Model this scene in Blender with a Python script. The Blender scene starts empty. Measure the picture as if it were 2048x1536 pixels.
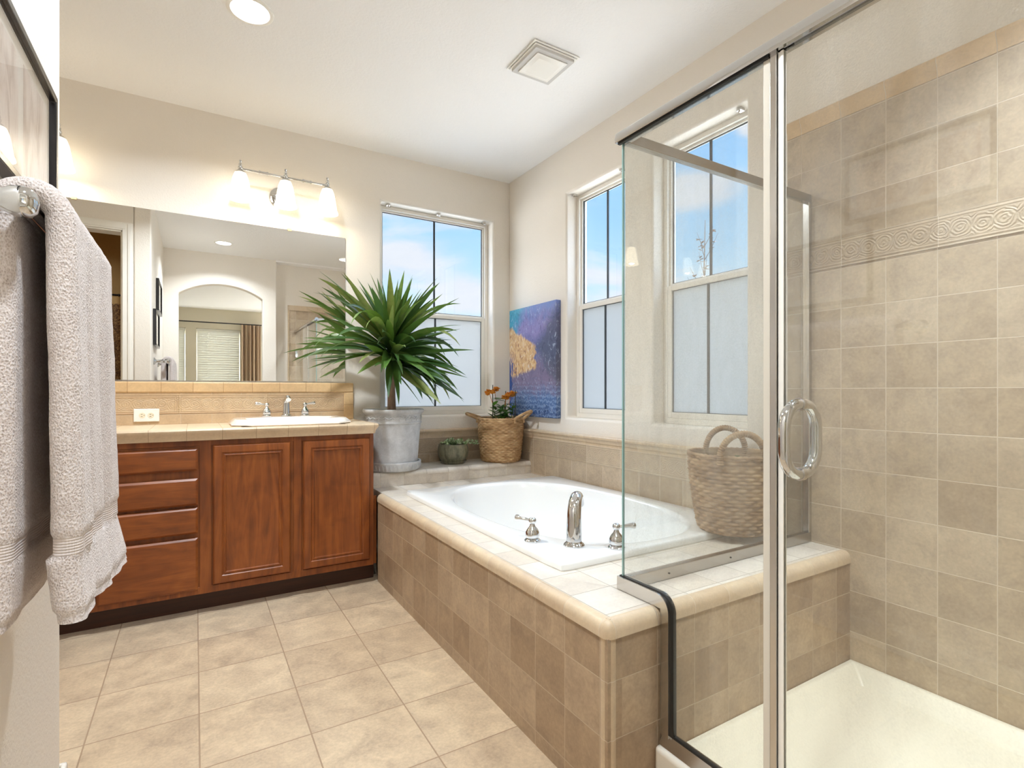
import bpy, math, random
from mathutils import Vector, Matrix, noise
R = math.radians
PI = math.pi
sc = bpy.context.scene
COL = sc.collection
random.seed(7)

# ------------------------------------------------------------------ camera
cam_d = bpy.data.cameras.new('camera')
cam = bpy.data.objects.new('camera', cam_d)
COL.objects.link(cam)
cam.location = (0, 0, 1.12)
cam.rotation_euler = (R(90), 0, R(-31.10))
cam_d.sensor_width = 36.0
cam_d.lens = 1050.7 / 2048 * 36
cam_d.shift_y = 14.0 / 2048
cam_d.clip_start = 0.02
sc.camera = cam

# ------------------------------------------------------------------ look
sc.view_settings.view_transform = 'Standard'
sc.view_settings.look = 'None'
sc.view_settings.gamma = 1.0
sc.view_settings.use_curve_mapping = False
sc.view_settings.exposure = 0.63
cy = sc.cycles
cy.use_denoising = True
cy.max_bounces = 14
cy.diffuse_bounces = 7
cy.glossy_bounces = 6
cy.transmission_bounces = 8
cy.transparent_max_bounces = 24
cy.sample_clamp_indirect = 6.0
cy.caustics_reflective = False
cy.caustics_refractive = False

# ------------------------------------------------------------------ node helpers
def setin(nt, node, key, val):
    s = node.inputs[key]
    if isinstance(val, bpy.types.NodeSocket):
        nt.links.new(val, s)
    else:
        if isinstance(val, tuple) and len(val) == 3 and s.type == 'RGBA':
            val = val + (1.0,)
        s.default_value = val

def N(nt, typ, outk=0, props=None, **ins):
    n = nt.nodes.new(typ)
    for k, v in (props or {}).items():
        setattr(n, k, v)
    for k, v in ins.items():
        key = int(k[1:]) if k[0] == 'i' and k[1:].isdigit() else k.replace('_', ' ')
        setin(nt, n, key, v)
    return n.outputs[outk]

def math_(nt, op, a, b=0.0, c=None):
    n = nt.nodes.new('ShaderNodeMath'); n.operation = op
    setin(nt, n, 0, a); setin(nt, n, 1, b)
    if c is not None: setin(nt, n, 2, c)
    return n.outputs[0]

def mixc(nt, fac, a, b, mode='MIX'):
    n = nt.nodes.new('ShaderNodeMix'); n.data_type = 'RGBA'; n.blend_type = mode
    setin(nt, n, 0, fac); setin(nt, n, 6, a); setin(nt, n, 7, b)
    return n.outputs[2]

def ramp(nt, fac, stops, interp='LINEAR'):
    n = nt.nodes.new('ShaderNodeValToRGB')
    cr = n.color_ramp; cr.interpolation = interp
    while len(cr.elements) < len(stops): cr.elements.new(0.5)
    for e, (p, c) in zip(cr.elements, stops):
        e.position = p; e.color = (c[0], c[1], c[2], 1)
    setin(nt, n, 0, fac)
    return n.outputs[0]

def maprange(nt, v, a, b, c=0.0, d=1.0, smooth=False):
    n = nt.nodes.new('ShaderNodeMapRange')
    if smooth: n.interpolation_type = 'SMOOTHSTEP'
    setin(nt, n, 0, v)
    for i, x in enumerate((a, b, c, d)): n.inputs[i + 1].default_value = x
    return n.outputs[0]

def pos(nt):
    return nt.nodes.new('ShaderNodeNewGeometry').outputs['Position']

def sep(nt, v):
    n = nt.nodes.new('ShaderNodeSeparateXYZ'); setin(nt, n, 0, v)
    return n.outputs

def comb(nt, x, y, z=0.0):
    n = nt.nodes.new('ShaderNodeCombineXYZ')
    setin(nt, n, 0, x); setin(nt, n, 1, y); setin(nt, n, 2, z)
    return n.outputs[0]

def scalev(nt, v, s):
    n = nt.nodes.new('ShaderNodeVectorMath'); n.operation = 'MULTIPLY'
    setin(nt, n, 0, v); n.inputs[1].default_value = s if isinstance(s, tuple) else (s, s, s)
    return n.outputs[0]

def noise_(nt, vec, scale, detail=3.0, rough=0.5, dist=0.0):
    return N(nt, 'ShaderNodeTexNoise', 0, Vector=vec, Scale=scale, Detail=detail, Roughness=rough, Distortion=dist)

def bump(nt, h, strength=0.3, dist=0.01, normal=None):
    n = nt.nodes.new('ShaderNodeBump')
    n.inputs['Strength'].default_value = strength
    n.inputs['Distance'].default_value = dist
    setin(nt, n, 'Height', h)
    if normal is not None: setin(nt, n, 'Normal', normal)
    return n.outputs[0]

def newmat(name):
    m = bpy.data.materials.new(name); m.use_nodes = True
    nt = m.node_tree; nt.nodes.clear()
    out = nt.nodes.new('ShaderNodeOutputMaterial')
    return m, nt, out

def pbr(name, col, rough=0.5, metal=0.0, build=None, **extra):
    """build(nt) may return dict with Base Color / Normal / Roughness sockets"""
    m, nt, out = newmat(name)
    b = nt.nodes.new('ShaderNodeBsdfPrincipled')
    setin(nt, b, 'Base Color', col); setin(nt, b, 'Roughness', rough); setin(nt, b, 'Metallic', metal)
    for k, v in extra.items(): setin(nt, b, k.replace('_', ' '), v)
    if build:
        for k, v in build(nt).items(): setin(nt, b, k, v)
    nt.links.new(b.outputs[0], out.inputs[0])
    return m

def srgb(r, g, b):
    f = lambda c: (c / 255 / 12.92) if c / 255 <= 0.04045 else ((c / 255 + 0.055) / 1.055) ** 2.4
    return (f(r), f(g), f(b))

# ------------------------------------------------------------------ world: blue sky with broken white cloud
w = bpy.data.worlds.new('sky'); sc.world = w; w.use_nodes = True
nt = w.node_tree; nt.nodes.clear()
tc = nt.nodes.new('ShaderNodeTexCoord').outputs['Generated']
sx = sep(nt, tc)
elev = sx[2]
base = ramp(nt, elev, [(0.0, srgb(222, 238, 248)), (0.14, srgb(196, 228, 250)), (0.30, srgb(160, 208, 248)),
                       (0.55, srgb(120, 180, 238)), (1.0, srgb(110, 165, 225))])
flat = comb(nt, math_(nt, 'DIVIDE', sx[0], math_(nt, 'ADD', math_(nt, 'MAXIMUM', elev, 0.0), 0.35)),
            math_(nt, 'DIVIDE', sx[1], math_(nt, 'ADD', math_(nt, 'MAXIMUM', elev, 0.0), 0.35)),
            math_(nt, 'MULTIPLY', elev, 4.0))
cn = noise_(nt, flat, 1.7, 6.0, 0.55, 0.4)
cl = maprange(nt, cn, 0.42, 0.60, 0, 1, True)
az = math_(nt, 'MULTIPLY', math_(nt, 'ARCTAN2', sx[0], sx[1]), 57.2958)
eld = math_(nt, 'MULTIPLY', math_(nt, 'ARCSINE', elev), 57.2958)
def bank(a0, e0, sa, se):
    da = math_(nt, 'DIVIDE', math_(nt, 'SUBTRACT', az, a0), sa); de = math_(nt, 'DIVIDE', math_(nt, 'SUBTRACT', eld, e0), se)
    return math_(nt, 'EXPONENT', math_(nt, 'MULTIPLY', math_(nt, 'ADD', math_(nt, 'MULTIPLY', da, da), math_(nt, 'MULTIPLY', de, de)), -1.0))
banks = math_(nt, 'ADD', math_(nt, 'ADD', bank(50.0, 19.8, 5.5, 2.0), math_(nt, 'MULTIPLY', bank(19.0, 14.0, 8.0, 3.0), 0.72)), math_(nt, 'ADD', bank(27.0, 10.0, 6.0, 2.0), bank(56.0, 25.0, 2.0, 1.5)))
wisp = noise_(nt, comb(nt, math_(nt, 'MULTIPLY', az, 0.10), math_(nt, 'MULTIPLY', eld, 0.34)), 1.6, 5.0, 0.6, 0.8)
bk = maprange(nt, math_(nt, 'MULTIPLY', banks, math_(nt, 'ADD', 0.45, math_(nt, 'MULTIPLY', wisp, 1.1))), 0.22, 0.75, 0, 1, True)
cl = math_(nt, 'MAXIMUM', cl, bk)
skyc = mixc(nt, math_(nt, 'MULTIPLY', cl, 0.9), base, mixc(nt, wisp, srgb(214, 220, 234), srgb(232, 233, 237)))
ground = mixc(nt, maprange(nt, elev, -0.02, 0.0), srgb(188, 186, 180), skyc)
boost = maprange(nt, elev, 0.45, 0.64, 1.0, 10.0, True)  # upper sky, out of view, brightened to add light through the windows
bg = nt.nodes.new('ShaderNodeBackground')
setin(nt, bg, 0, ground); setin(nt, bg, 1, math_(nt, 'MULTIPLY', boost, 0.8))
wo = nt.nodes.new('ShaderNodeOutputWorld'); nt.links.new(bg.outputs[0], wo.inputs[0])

# sun stands behind the bedroom side of the house
sun_d = bpy.data.lights.new('sun', 'SUN'); sun_d.energy = 24.0; sun_d.angle = R(1.0); sun_d.color = (1, 0.985, 0.965)
sun = bpy.data.objects.new('sun', sun_d); COL.objects.link(sun)
sun.location = (-2, -12, 10)
sun.rotation_euler = Vector((0.12, 0.75, -0.66)).to_track_quat('-Z', 'Y').to_euler()

# ------------------------------------------------------------------ dimensions
XR, YB, ZC = 2.14, 3.594, 2.772        # right wall, back wall, ceiling
XL = -0.313                            # left wall face
YE = 1.853                             # end of the left wall
YA = -0.067                            # arch wall face
YS = -0.19                             # shower end wall face
XV = -1.33                             # side wall beyond the vanity
DK = 0.512                             # tub deck
ST = 0.603                             # window step
TX = 0.922                             # tub skirt face
TE = 1.045                             # tub deck end face

# ------------------------------------------------------------------ mesh helpers
WLOC = {}
class MB:
    def __init__(s): s.v = []; s.f = []; s.fm = []; s.mi = 0; s.attr = []; s.cur = 0.0
    def add(s, vs, fs):
        o = len(s.v); s.v += [tuple(p) for p in vs]
        for f in fs:
            s.f.append([i + o for i in f]); s.fm.append(s.mi); s.attr.append(s.cur)
        return s
    def box(s, x0, x1, y0, y1, z0, z1):
        x0, x1 = sorted((x0, x1)); y0, y1 = sorted((y0, y1)); z0, z1 = sorted((z0, z1))
        return s.add([(x0, y0, z0), (x1, y0, z0), (x1, y1, z0), (x0, y1, z0), (x0, y0, z1), (x1, y0, z1), (x1, y1, z1), (x0, y1, z1)],
                     [(3, 2, 1, 0), (4, 5, 6, 7), (0, 1, 5, 4), (1, 2, 6, 5), (2, 3, 7, 6), (3, 0, 4, 7)])
    def loft(s, rings, closed=True, c0=True, c1=True):
        n = len(rings[0]); vs = [p for r in rings for p in r]; fs = []
        for i in range(len(rings) - 1):
            for j in range(n if closed else n - 1):
                k = (j + 1) % n
                fs.append((i * n + j, i * n + k, (i + 1) * n + k, (i + 1) * n + j))
        if c0: fs.append(tuple(reversed(range(n))))
        if c1: fs.append(tuple((len(rings) - 1) * n + j for j in range(n)))
        return s.add(vs, fs)
    def lathe(s, prof, c=(0, 0, 0), n=32, M=None, c0=True, c1=True):
        rings = []
        for r, z in prof:
            ring = []
            for j in range(n):
                a = 2 * PI * j / n
                p = Vector((r * math.cos(a), r * math.sin(a), z))
                if M is not None: p = M @ p
                ring.append((p.x + c[0], p.y + c[1], p.z + c[2]))
            rings.append(ring)
        return s.loft(rings, True, c0, c1)
    def tube(s, path, r, n=10, cap=True, closed=False):
        P = [Vector(p) for p in path]; m = len(P); rings = []
        up = None
        for i, p in enumerate(P):
            a = P[(i - 1) % m] if (closed or i > 0) else p
            b = P[(i + 1) % m] if (closed or i < m - 1) else p
            t = (b - a).normalized()
            if up is None:
                up = Vector((0, 0, 1)) if abs(t.z) < 0.9 else Vector((1, 0, 0))
            e1 = (up - t * up.dot(t)).normalized(); e2 = t.cross(e1); up = e1
            rr = r[i] if isinstance(r, (list, tuple)) else r
            rings.append([tuple(p + (e1 * math.cos(2 * PI * j / n) + e2 * math.sin(2 * PI * j / n)) * rr) for j in range(n)])
        if closed: rings.append(rings[0])
        return s.loft(rings, True, cap and not closed, cap and not closed)
    def prism(s, poly, axis, a, b):
        """poly in the two other axes (order x,y,z without axis)"""
        def mk(u, v, w):
            return {'x': (w, u, v), 'y': (u, w, v), 'z': (u, v, w)}[axis]
        n = len(poly)
        vs = [mk(u, v, a) for u, v in poly] + [mk(u, v, b) for u, v in poly]
        fs = [tuple(range(n)), tuple(reversed(range(n, 2 * n)))] + [(i, i + n, (i + 1) % n + n, (i + 1) % n) for i in range(n)]
        return s.add(vs, fs)
    def panel(s, axis, u0, u1, v0, v1, w, prof, sgn=-1):
        """stacked rectangles, prof [(inset, height)], rising along sgn*axis from w"""
        rings = []
        for i, h in prof:
            q = [(u0 + i, v0 + i), (u1 - i, v0 + i), (u1 - i, v1 - i), (u0 + i, v1 - i)]
            ww = w + sgn * h
            rings.append([{'x': (ww, u, v), 'y': (u, ww, v), 'z': (u, v, ww)}[axis] for u, v in q])
        return s.loft(rings)
    def slab(s, axis, u0, u1, v0, v1, w0, w1, holes=()):
        """plate with rectangular holes (hu0,hu1,hv0,hv1), shared vertices so it can be bevelled"""
        us = sorted({u0, u1, *[h[0] for h in holes], *[h[1] for h in holes]})
        vs_ = sorted({v0, v1, *[h[2] for h in holes], *[h[3] for h in holes]})
        us = [u for u in us if u0 <= u <= u1]; vs_ = [v for v in vs_ if v0 <= v <= v1]
        nu, nv = len(us), len(vs_)
        mk = lambda u, v, ww: {'x': (ww, u, v), 'y': (u, ww, v), 'z': (u, v, ww)}[axis]
        V = [mk(u, v, w0) for v in vs_ for u in us] + [mk(u, v, w1) for v in vs_ for u in us]
        I = lambda i, j, k: k * nu * nv + j * nu + i
        def solid(i, j):
            if not (0 <= i < nu - 1 and 0 <= j < nv - 1): return False
            cu, cv = (us[i] + us[i + 1]) / 2, (vs_[j] + vs_[j + 1]) / 2
            return not any(h[0] < cu < h[1] and h[2] < cv < h[3] for h in holes)
        F = []
        for i in range(nu - 1):
            for j in range(nv - 1):
                if not solid(i, j): continue
                F.append((I(i, j, 0), I(i + 1, j, 0), I(i + 1, j + 1, 0), I(i, j + 1, 0)))
                F.append((I(i, j + 1, 1), I(i + 1, j + 1, 1), I(i + 1, j, 1), I(i, j, 1)))
                if not solid(i, j - 1): F.append((I(i, j, 0), I(i, j, 1), I(i + 1, j, 1), I(i + 1, j, 0)))
                if not solid(i, j + 1): F.append((I(i + 1, j + 1, 0), I(i + 1, j + 1, 1), I(i, j + 1, 1), I(i, j + 1, 0)))
                if not solid(i - 1, j): F.append((I(i, j + 1, 0), I(i, j + 1, 1), I(i, j, 1), I(i, j, 0)))
                if not solid(i + 1, j): F.append((I(i + 1, j, 0), I(i + 1, j, 1), I(i + 1, j + 1, 1), I(i + 1, j + 1, 0)))
        used = sorted({k for f in F for k in f}); mp = {k: n for n, k in enumerate(used)}
        return s.add([V[k] for k in used], [tuple(mp[k] for k in f) for f in F])

import bmesh
def obj(name, mb, mat, parent=None, bevel=0.0, seg=2, smooth=True, angle=40, fix=True, sub=0):
    off = WLOC.get(parent.name, Vector((0, 0, 0))) if parent else Vector((0, 0, 0))
    me = bpy.data.meshes.new(name)
    me.from_pydata([(p[0] - off.x, p[1] - off.y, p[2] - off.z) for p in mb.v], [], mb.f)
    mats = mat if isinstance(mat, (list, tuple)) else [mat]
    for m in mats: me.materials.append(m)
    if len(mats) > 1: me.polygons.foreach_set('material_index', mb.fm)
    if any(mb.attr):
        at = me.attributes.new('rnd', 'FLOAT', 'FACE'); at.data.foreach_set('value', mb.attr)
    if fix:
        bm = bmesh.new(); bm.from_mesh(me)
        bmesh.ops.recalc_face_normals(bm, faces=bm.faces)
        bm.to_mesh(me); bm.free()
    me.polygons.foreach_set('use_smooth', [smooth] * len(me.polygons))
    if smooth and not bevel: me.set_sharp_from_angle(angle=R(angle))
    me.update()
    o = bpy.data.objects.new(name, me); COL.objects.link(o)
    if parent: o.parent = parent
    WLOC[o.name] = off
    if bevel:
        md = o.modifiers.new('bevel', 'BEVEL'); md.width = bevel; md.segments = seg; md.limit_method = 'ANGLE'; md.angle_limit = R(35)
        md.harden_normals = True
    if sub:
        md = o.modifiers.new('subd', 'SUBSURF'); md.levels = sub; md.render_levels = sub
    return o

def thing(name, loc, label=None, cat=None, group=None, kind=None):
    o = bpy.data.objects.new(name, None); COL.objects.link(o); o.location = loc; o.empty_display_size = 0.05
    WLOC[o.name] = Vector(loc)
    return tag(o, label, cat, group, kind)

def tag(o, label=None, cat=None, group=None, kind=None):
    if label: o['label'] = label
    if cat: o['category'] = cat
    if group: o['group'] = group
    if kind: o['kind'] = kind
    return o

def struct(name, mb, mat, label=None, **kw):
    o = obj(name, mb, mat, **kw); o['kind'] = 'structure'
    if label: o['label'] = label; o['category'] = name.split('_')[0]
    return o

def copy_thing(root, loc, label=None, group=None):
    r = root.copy(); COL.objects.link(r); r.location = loc
    WLOC[r.name] = Vector(loc)
    if label: r['label'] = label
    if group: r['group'] = group
    def rec(src, dst):
        for ch in src.children:
            c = ch.copy(); COL.objects.link(c); c.parent = dst
            WLOC[c.name] = Vector(loc)
            rec(ch, c)
    rec(root, r)
    return r

# ------------------------------------------------------------------ materials
def orange_peel(scale, strength):
    def f(nt):
        p = pos(nt)
        h = math_(nt, 'ADD', noise_(nt, p, scale, 2.0, 0.5, 0.3), math_(nt, 'MULTIPLY', noise_(nt, p, scale * 0.35, 1.0), 0.6))
        return {'Normal': bump(nt, h, strength, 0.004)}
    return f
M_wall = pbr('wall_paint', srgb(230, 223, 213), 0.6, build=orange_peel(130, 0.35))
M_wallb = pbr('bedroom_paint', srgb(216, 209, 190), 0.7, build=orange_peel(130, 0.2))
M_wallt = pbr('closet_wall_tan', srgb(176, 140, 84), 0.7, build=orange_peel(130, 0.3))  # tan, darker than the other walls
M_ceil = pbr('ceiling_paint', srgb(243, 243, 243), 0.75, build=orange_peel(90, 0.4))
M_trim = pbr('white_trim', srgb(238, 235, 228), 0.35)
M_vinyl = pbr('window_vinyl', srgb(232, 228, 220), 0.4)
M_gasket = pbr('dark_gasket', srgb(34, 40, 46), 0.5)
M_grille = pbr('grille_bar', srgb(58, 64, 70), 0.45)
M_chrome = pbr('chrome', (0.66, 0.67, 0.68), 0.05, 1.0)
M_chrome2 = pbr('brushed_aluminium', (0.62, 0.60, 0.575), 0.2, 1.0)
M_porc = pbr('white_acrylic', srgb(240, 241, 240), 0.12, Coat_Weight=0.3)
M_sink = pbr('sink_porcelain', srgb(244, 236, 226), 0.1, Coat_Weight=0.3)
M_pan = pbr('shower_pan', srgb(226, 220, 200), 0.35)
M_white = pbr('white_plastic', srgb(242, 240, 234), 0.35)
M_black = pbr('black', (0.012, 0.012, 0.012), 0.4)
M_carpet = pbr('carpet', srgb(222, 214, 202), 0.95)

def tile_mat(name, ua, va, su, sv, u0, v0, c1, c2, grout, mort=0.0016, rough=0.38, mott=0.5, relief=False, big=3.0, phase=0.0):
    def f(nt):
        p = pos(nt); s = sep(nt, p)
        ax = {'x': s[0], 'y': s[1], 'z': s[2]}
        vec = comb(nt, math_(nt, 'SUBTRACT', ax[ua], u0 - su * 40), math_(nt, 'SUBTRACT', ax[va], v0 - sv * 40))
        b = nt.nodes.new('ShaderNodeTexBrick')
        b.offset = 0.0; b.offset_frequency = 1; b.squash = 1.0
        setin(nt, b, 'Vector', vec); setin(nt, b, 'Color1', c1); setin(nt, b, 'Color2', c2); setin(nt, b, 'Mortar', grout)
        b.inputs['Scale'].default_value = 1.0
        b.inputs['Mortar Size'].default_value = mort
        b.inputs['Mortar Smooth'].default_value = 0.35
        b.inputs['Bias'].default_value = 0.0
        b.inputs['Brick Width'].default_value = su
        b.inputs['Row Height'].default_value = sv
        col, fac = b.outputs['Color'], b.outputs['Fac']
        # every tile gets its own piece of the stone pattern
        cellu = math_(nt, 'FLOOR', math_(nt, 'DIVIDE', math_(nt, 'SUBTRACT', ax[ua], u0), su))
        cellv = math_(nt, 'FLOOR', math_(nt, 'DIVIDE', math_(nt, 'SUBTRACT', ax[va], v0), sv))
        shift = comb(nt, math_(nt, 'MULTIPLY', cellu, 3.7), math_(nt, 'MULTIPLY', cellv, 5.3), math_(nt, 'MULTIPLY', math_(nt, 'ADD', cellu, cellv), 1.9))
        pv = nt.nodes.new('ShaderNodeVectorMath'); pv.operation = 'ADD'
        setin(nt, pv, 0, p); setin(nt, pv, 1, shift)
        n1 = noise_(nt, pv.outputs[0], big * 4, 5.0, 0.6, 0.6)
        n2 = noise_(nt, pv.outputs[0], 95, 3.0, 0.6)
        tone = math_(nt, 'ADD', math_(nt, 'MULTIPLY', n1, 0.8), math_(nt, 'MULTIPLY', n2, 0.5))
        m = maprange(nt, tone, 0.44, 0.86, 1.0 - 0.34 * mott, 1.0 + 0.22 * mott)
        stone = mixc(nt, 1.0, col, comb(nt, m, math_(nt, 'MULTIPLY', m, math_(nt, 'ADD', 0.97, math_(nt, 'MULTIPLY', n1, 0.06))), m), 'MULTIPLY')
        colr = mixc(nt, fac, stone, grout)
        h = math_(nt, 'SUBTRACT', math_(nt, 'MULTIPLY', n1, 0.25), math_(nt, 'MULTIPLY', fac, 1.0))
        if relief:
            u = math_(nt, 'SUBTRACT', ax[ua], u0); v = math_(nt, 'SUBTRACT', ax[va], v0)
            # scroll work: concentric rings around staggered centres, inside a double border
            fu = math_(nt, 'PINGPONG', u, 0.055); fv = math_(nt, 'SUBTRACT', v, sv * 0.5)
            d = math_(nt, 'SQRT', math_(nt, 'ADD', math_(nt, 'POWER', math_(nt, 'SUBTRACT', fu, 0.03), 2.0), math_(nt, 'POWER', fv, 2.0)))
            wob = math_(nt, 'ADD', d, math_(nt, 'MULTIPLY', noise_(nt, p, 24, 2.0, 0.5, 1.0), 0.022))
            sw = math_(nt, 'SINE', math_(nt, 'MULTIPLY', wob, 620.0))
            mask = maprange(nt, math_(nt, 'ABSOLUTE', fv), sv * 0.27, sv * 0.33, 1.0, 0.0)
            edge = math_(nt, 'SINE', math_(nt, 'MULTIPLY', math_(nt, 'ABSOLUTE', fv), 500.0))
            emask = maprange(nt, math_(nt, 'ABSOLUTE', fv), sv * 0.33, sv * 0.36, 0.0, 1.0)
            rel = math_(nt, 'ADD', math_(nt, 'MULTIPLY', sw, mask), math_(nt, 'MULTIPLY', edge, emask))
            h = math_(nt, 'ADD', h, math_(nt, 'MULTIPLY', rel, 0.35))
        return {'Base Color': colr, 'Normal': bump(nt, h, 0.55, 0.004),
                'Roughness': math_(nt, 'ADD', math_(nt, 'MULTIPLY', fac, 0.4), math_(nt, 'ADD', rough, math_(nt, 'MULTIPLY', n1, 0.12)))}
    return pbr(name, c1, rough, build=f)

T1, T2, TG = srgb(190, 172, 148), srgb(172, 152, 127), srgb(206, 192, 172)
D1, D2 = srgb(218, 210, 198), srgb(206, 195, 180)
DG = srgb(165, 155, 140)
M_floor = tile_mat('floor_tile', 'x', 'y', 0.3135, 0.3135, 0.012, 2.121, srgb(199, 178, 150), srgb(187, 165, 138), srgb(156, 132, 108), 0.0024, 0.33, 0.85, big=2.2)
S1, S2, SG = srgb(176, 154, 128), srgb(156, 132, 106), srgb(186, 168, 144)
M_skirt = tile_mat('skirt_tile', 'y', 'z', 0.155, 0.1545, 1.076, 0.202, S1, S2, SG, mott=0.7)
M_end = tile_mat('end_tile', 'x', 'z', 0.155, 0.1545, 0.948, 0.202, S1, S2, SG, mott=0.7)
M_deck = tile_mat('deck_tile', 'x', 'y', 0.155, 0.155, 0.955, 1.09, D1, D2, DG, 0.0013, 0.3, 0.35)
M_step = tile_mat('step_tile', 'x', 'y', 0.155, 0.155, 1.0, 3.285, D1, D2, DG, 0.0013, 0.3, 0.35)
M_stepf = tile_mat('step_front_tile', 'x', 'z', 0.155, 0.155, 1.0, 0.45, D1, D2, TG, 0.0013, 0.35, 0.5)
M_rw = tile_mat('right_wall_tile', 'y', 'z', 0.1535, 0.1535, 0.617, 0.21, T1, T2, TG, mott=0.6)
M_rwu = tile_mat('right_wall_upper_tile', 'y', 'z', 0.1535, 0.1535, 0.617, 1.705, T1, T2, TG, mott=0.6)
M_rwd = tile_mat('right_wall_relief', 'y', 'z', 0.307, 0.105, 0.46, 1.6, T1, T2, TG, relief=True, mott=0.4)
M_rwd2 = tile_mat('tub_wall_relief', 'y', 'z', 0.307, 0.115, 0.46, 0.664, T1, T2, TG, relief=True, mott=0.4)
M_bwf = tile_mat('back_wall_tile', 'x', 'z', 0.155, 0.1535, 1.0, 0.51, T1, T2, TG, mott=0.6)
M_bwd = tile_mat('back_wall_relief', 'x', 'z', 0.31, 0.115, 1.0, 0.664, T1, T2, TG, relief=True, mott=0.4)
M_ew = tile_mat('shower_end_tile', 'x', 'z', 0.1535, 0.1535, 1.13, 0.21, T1, T2, TG, mott=0.6)
B1, B2 = srgb(206, 180, 146), srgb(196, 168, 134)
M_cap_y = tile_mat('cap_tile_y', 'y', 'z', 0.155, 4.0, 1.076, -1.0, srgb(206, 186, 158), srgb(196, 174, 146), TG, 0.0014, 0.3, 0.35)
M_cap_x = tile_mat('cap_tile_x', 'x', 'z', 0.155, 4.0, 0.948, -1.0, srgb(206, 186, 158), srgb(196, 174, 146), TG, 0.0014, 0.3, 0.35)
M_cap_z = tile_mat('cap_tile_z', 'z', 'x', 0.1545, 9.0, 0.202, -4.0, srgb(198, 178, 150), srgb(188, 166, 138), TG, 0.0014, 0.35, 0.4)
M_ctop = tile_mat('counter_tile', 'x', 'y', 0.155, 0.155, 0.739, 3.06, srgb(222, 202, 172), srgb(214, 192, 162), srgb(196, 172, 140), 0.0014, 0.3, 0.4)
M_cedge = tile_mat('counter_edge_tile', 'x', 'z', 0.155, 4.0, 0.739, -1.0, srgb(212, 190, 160), srgb(204, 180, 150), srgb(172, 148, 120), 0.0014, 0.28, 0.4)
M_bsp = tile_mat('backsplash_tile', 'x', 'z', 0.155, 0.155, 0.085, 0.831, B1, B2, TG, 0.0012, 0.35, 0.45)
M_bsd = tile_mat('backsplash_relief', 'x', 'z', 0.467, 0.112, -0.082, 0.988, B1, B2, srgb(178, 150, 110), 0.0014, 0.35, relief=True, mott=0.4)
M_bsc = tile_mat('backsplash_cap', 'x', 'z', 0.155, 4.0, -0.01, -1.0, srgb(214, 182, 138), srgb(206, 172, 128), srgb(172, 136, 98), 0.0014, 0.3, 0.4)
M_bscz = tile_mat('backsplash_end_cap', 'z', 'x', 0.155, 9.0, 1.03, -4.0, srgb(214, 182, 138), srgb(206, 172, 128), srgb(172, 136, 98), 0.0014, 0.3, 0.4)

def wood_build(horizontal):
    def f(nt):
        p = pos(nt)
        oi = nt.nodes.new('ShaderNodeObjectInfo')
        rv = math_(nt, 'MULTIPLY', oi.outputs['Random'], 31.0)
        v = nt.nodes.new('ShaderNodeVectorMath'); v.operation = 'ADD'
        setin(nt, v, 0, scalev(nt, p, (1.6, 12, 14) if horizontal else (14, 12, 1.6))); setin(nt, v, 1, comb(nt, rv, rv, rv))
        g = noise_(nt, v.outputs[0], 1.0, 5.0, 0.55, 2.2)
        fine = noise_(nt, scalev(nt, p, (6, 60, 160) if horizontal else (160, 60, 6)), 1.0, 2.0)
        blot = noise_(nt, p, 6.5, 2.0, 0.5, 1.2)
        t = math_(nt, 'ADD', math_(nt, 'MULTIPLY', g, 0.7), math_(nt, 'ADD', math_(nt, 'MULTIPLY', fine, 0.12), math_(nt, 'MULTIPLY', blot, 0.3)))
        c = ramp(nt, t, [(0.30, srgb(88, 42, 14)), (0.46, srgb(116, 58, 20)), (0.60, srgb(136, 72, 26)), (0.76, srgb(156, 88, 36))])
        return {'Base Color': c, 'Normal': bump(nt, t, 0.08, 0.004)}
    return f
M_woodv = pbr('cherry_wood_vertical', srgb(130, 62, 26), 0.42, build=wood_build(False), Coat_Weight=0.08, Coat_Roughness=0.25)
M_woodh = pbr('cherry_wood_horizontal', srgb(130, 62, 26), 0.42, build=wood_build(True), Coat_Weight=0.08, Coat_Roughness=0.25)
M_toe = pbr('dark_toe_kick', srgb(58, 28, 14), 0.5, build=lambda nt: {'Base Color': mixc(nt, noise_(nt, scalev(nt, pos(nt), (3, 20, 40)), 2.0, 3.0), srgb(40, 19, 9), srgb(78, 40, 20))})

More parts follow.
